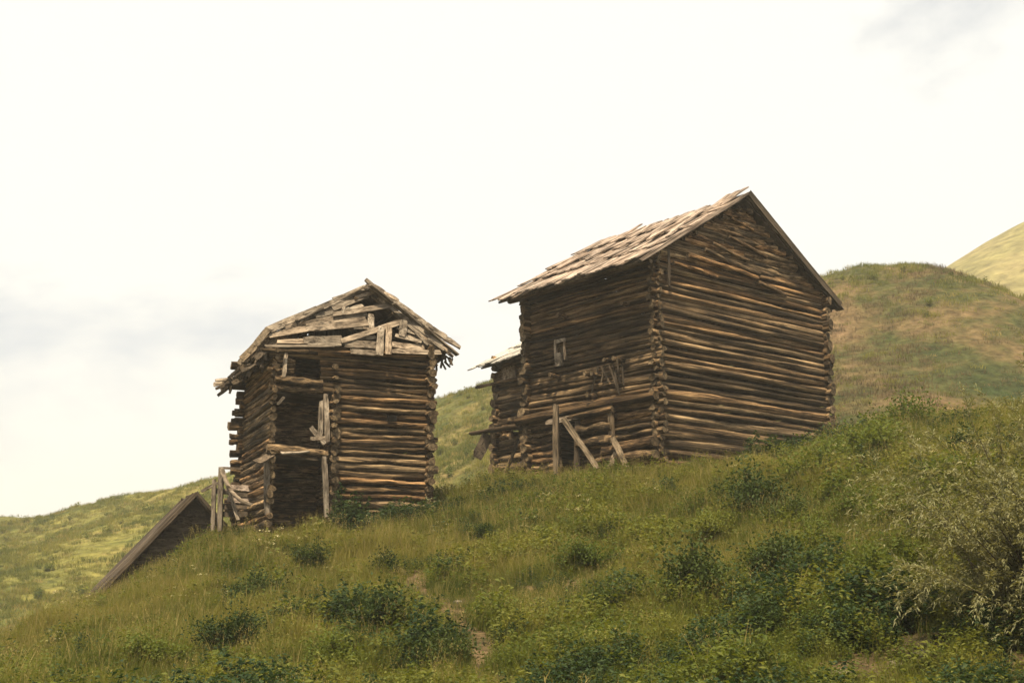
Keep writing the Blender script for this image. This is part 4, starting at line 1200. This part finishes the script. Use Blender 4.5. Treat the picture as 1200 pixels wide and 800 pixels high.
# ------------------------------------------------------------------ the willow bush at the right edge
wb = hit(1200, 800)
wbase = Vector((5.55, 12.4, H(5.55, 12.4) - .05))
rs = np.random.default_rng(404)
C, D, SV, SF = [], [], [], []
for b in range(120):
    a = rs.uniform(0, 6.28); el = rs.uniform(.45, 1.5)
    p = np.array([rs.normal() * .18, rs.normal() * .18, 0.0])
    d = np.array([np.cos(a) * np.cos(el), np.sin(a) * np.cos(el), np.sin(el)])
    L_ = rs.uniform(1.3, 2.9) * (0.62 + .38 * np.sin(el))
    pts_b = [p.copy()]
    for s_ in range(9):
        d = d + np.array([rs.normal() * .10, rs.normal() * .10, -.035 - .02 * s_ * (1 - el / 1.6)])
        d /= np.linalg.norm(d)
        p = p + d * L_ / 9
        pts_b.append(p.copy())
    k0 = len(SV)
    for i, p_ in enumerate(pts_b):
        r_ = .016 * (1 - i / 9.6)
        for j in range(4): SV.append(p_ + np.array([math.cos(j * 1.57) * r_, math.sin(j * 1.57) * r_, 0]))
    for i in range(9):
        for j in range(4): SF.append((k0 + i * 4 + j, k0 + i * 4 + (j + 1) % 4, k0 + i * 4 + 4 + (j + 1) % 4, k0 + i * 4 + 4 + j))
    for tw in range(22):
        t = rs.uniform(.18, 1.0) * 9; i = min(int(t), 8)
        s0 = pts_b[i] + (pts_b[i + 1] - pts_b[i]) * (t - i)
        td = (pts_b[i + 1] - pts_b[i]); td = td / np.linalg.norm(td) * .8 + rs.normal(size=3) * .5; td /= np.linalg.norm(td)
        tl = rs.uniform(.22, .5)
        for lf_ in range(32):
            f = rs.uniform(.05, 1)
            C.append(s0 + td * tl * f + np.array([0, 0, -.10 * f * f]) + rs.normal(size=3) * .012)
            D.append(td * .9 + rs.normal(size=3) * .55)
V, F = leaf_arrays(np.array(C), np.array(D), .062, .014, rs, .25)
wil = thing('willow_bush', 'tall silvery willow bush with narrow leaves at the right edge', 'bush', wbase)
obj('crown', np_mesh('crown', V, F, [M['willow']]), wil)
obj('stem', mesh('stem', SV, SF, [M['stem']]), wil)

# ------------------------------------------------------------------ stones on the bare bank
def stone_mesh(k):
    bm = bmesh.new()
    bmesh.ops.create_icosphere(bm, subdivisions=2, radius=1.0)
    for v in bm.verts:
        v.co *= 1 + .28 * mnoise.noise(v.co * 1.3 + Vector((k * 7, 0, 0)))
    me = bpy.data.meshes.new('stone'); bm.to_mesh(me); bm.free()
    me.materials.append(M['stone'])
    return me
for k, (px, py, w, lab) in enumerate([(985, 792, 30, 'flat pale stone at the bottom edge, left of the bare bank'), (1082, 768, 22, 'pale stone on the bare bank beside the willow bush'),
                                      (1050, 778, 15, 'small stone in the middle of the bare bank'), (484, 690, 16, 'small stone at the top of the worn path'), (536, 706, 12, 'small stone at the bend of the worn path')]):
    b = hit(px, min(py, 800)); s = w / FPX * b.length * .5
    o = obj('stone', stone_mesh(k), None, (b.x, b.y, b.z), (random.uniform(-.2, .2), random.uniform(-.2, .2), random.uniform(0, 6)), (s, s * .8, s * .45))
    tag(o, lab, 'stone', 'stones on the slope')

# ------------------------------------------------------------------ haze
hm = bpy.data.materials.new('haze_air'); hm.use_nodes = True
nt = hm.node_tree; nt.nodes.clear()
out = nt.nodes.new('ShaderNodeOutputMaterial'); pv = nt.nodes.new('ShaderNodeVolumePrincipled')
pv.inputs['Color'].default_value = (0.96, 0.96, 0.92, 1)
pv.inputs['Density'].default_value = HAZE_DENSITY
pv.inputs['Anisotropy'].default_value = 0.2
nt.links.new(pv.outputs['Volume'], out.inputs['Volume'])
bmx = bmesh.new(); bmesh.ops.create_cube(bmx, size=1.0)
hme = bpy.data.meshes.new('haze'); bmx.to_mesh(hme); bmx.free(); hme.materials.append(hm)
zlo, zhi = -26.0, 75.0
tag(obj('haze', hme, None, (0, 0, (zlo + zhi) / 2), (0, 0, 0), (1840, 1840, zhi - zlo)), 'thin bright haze filling the air over the hillside', 'haze', kind='stuff')
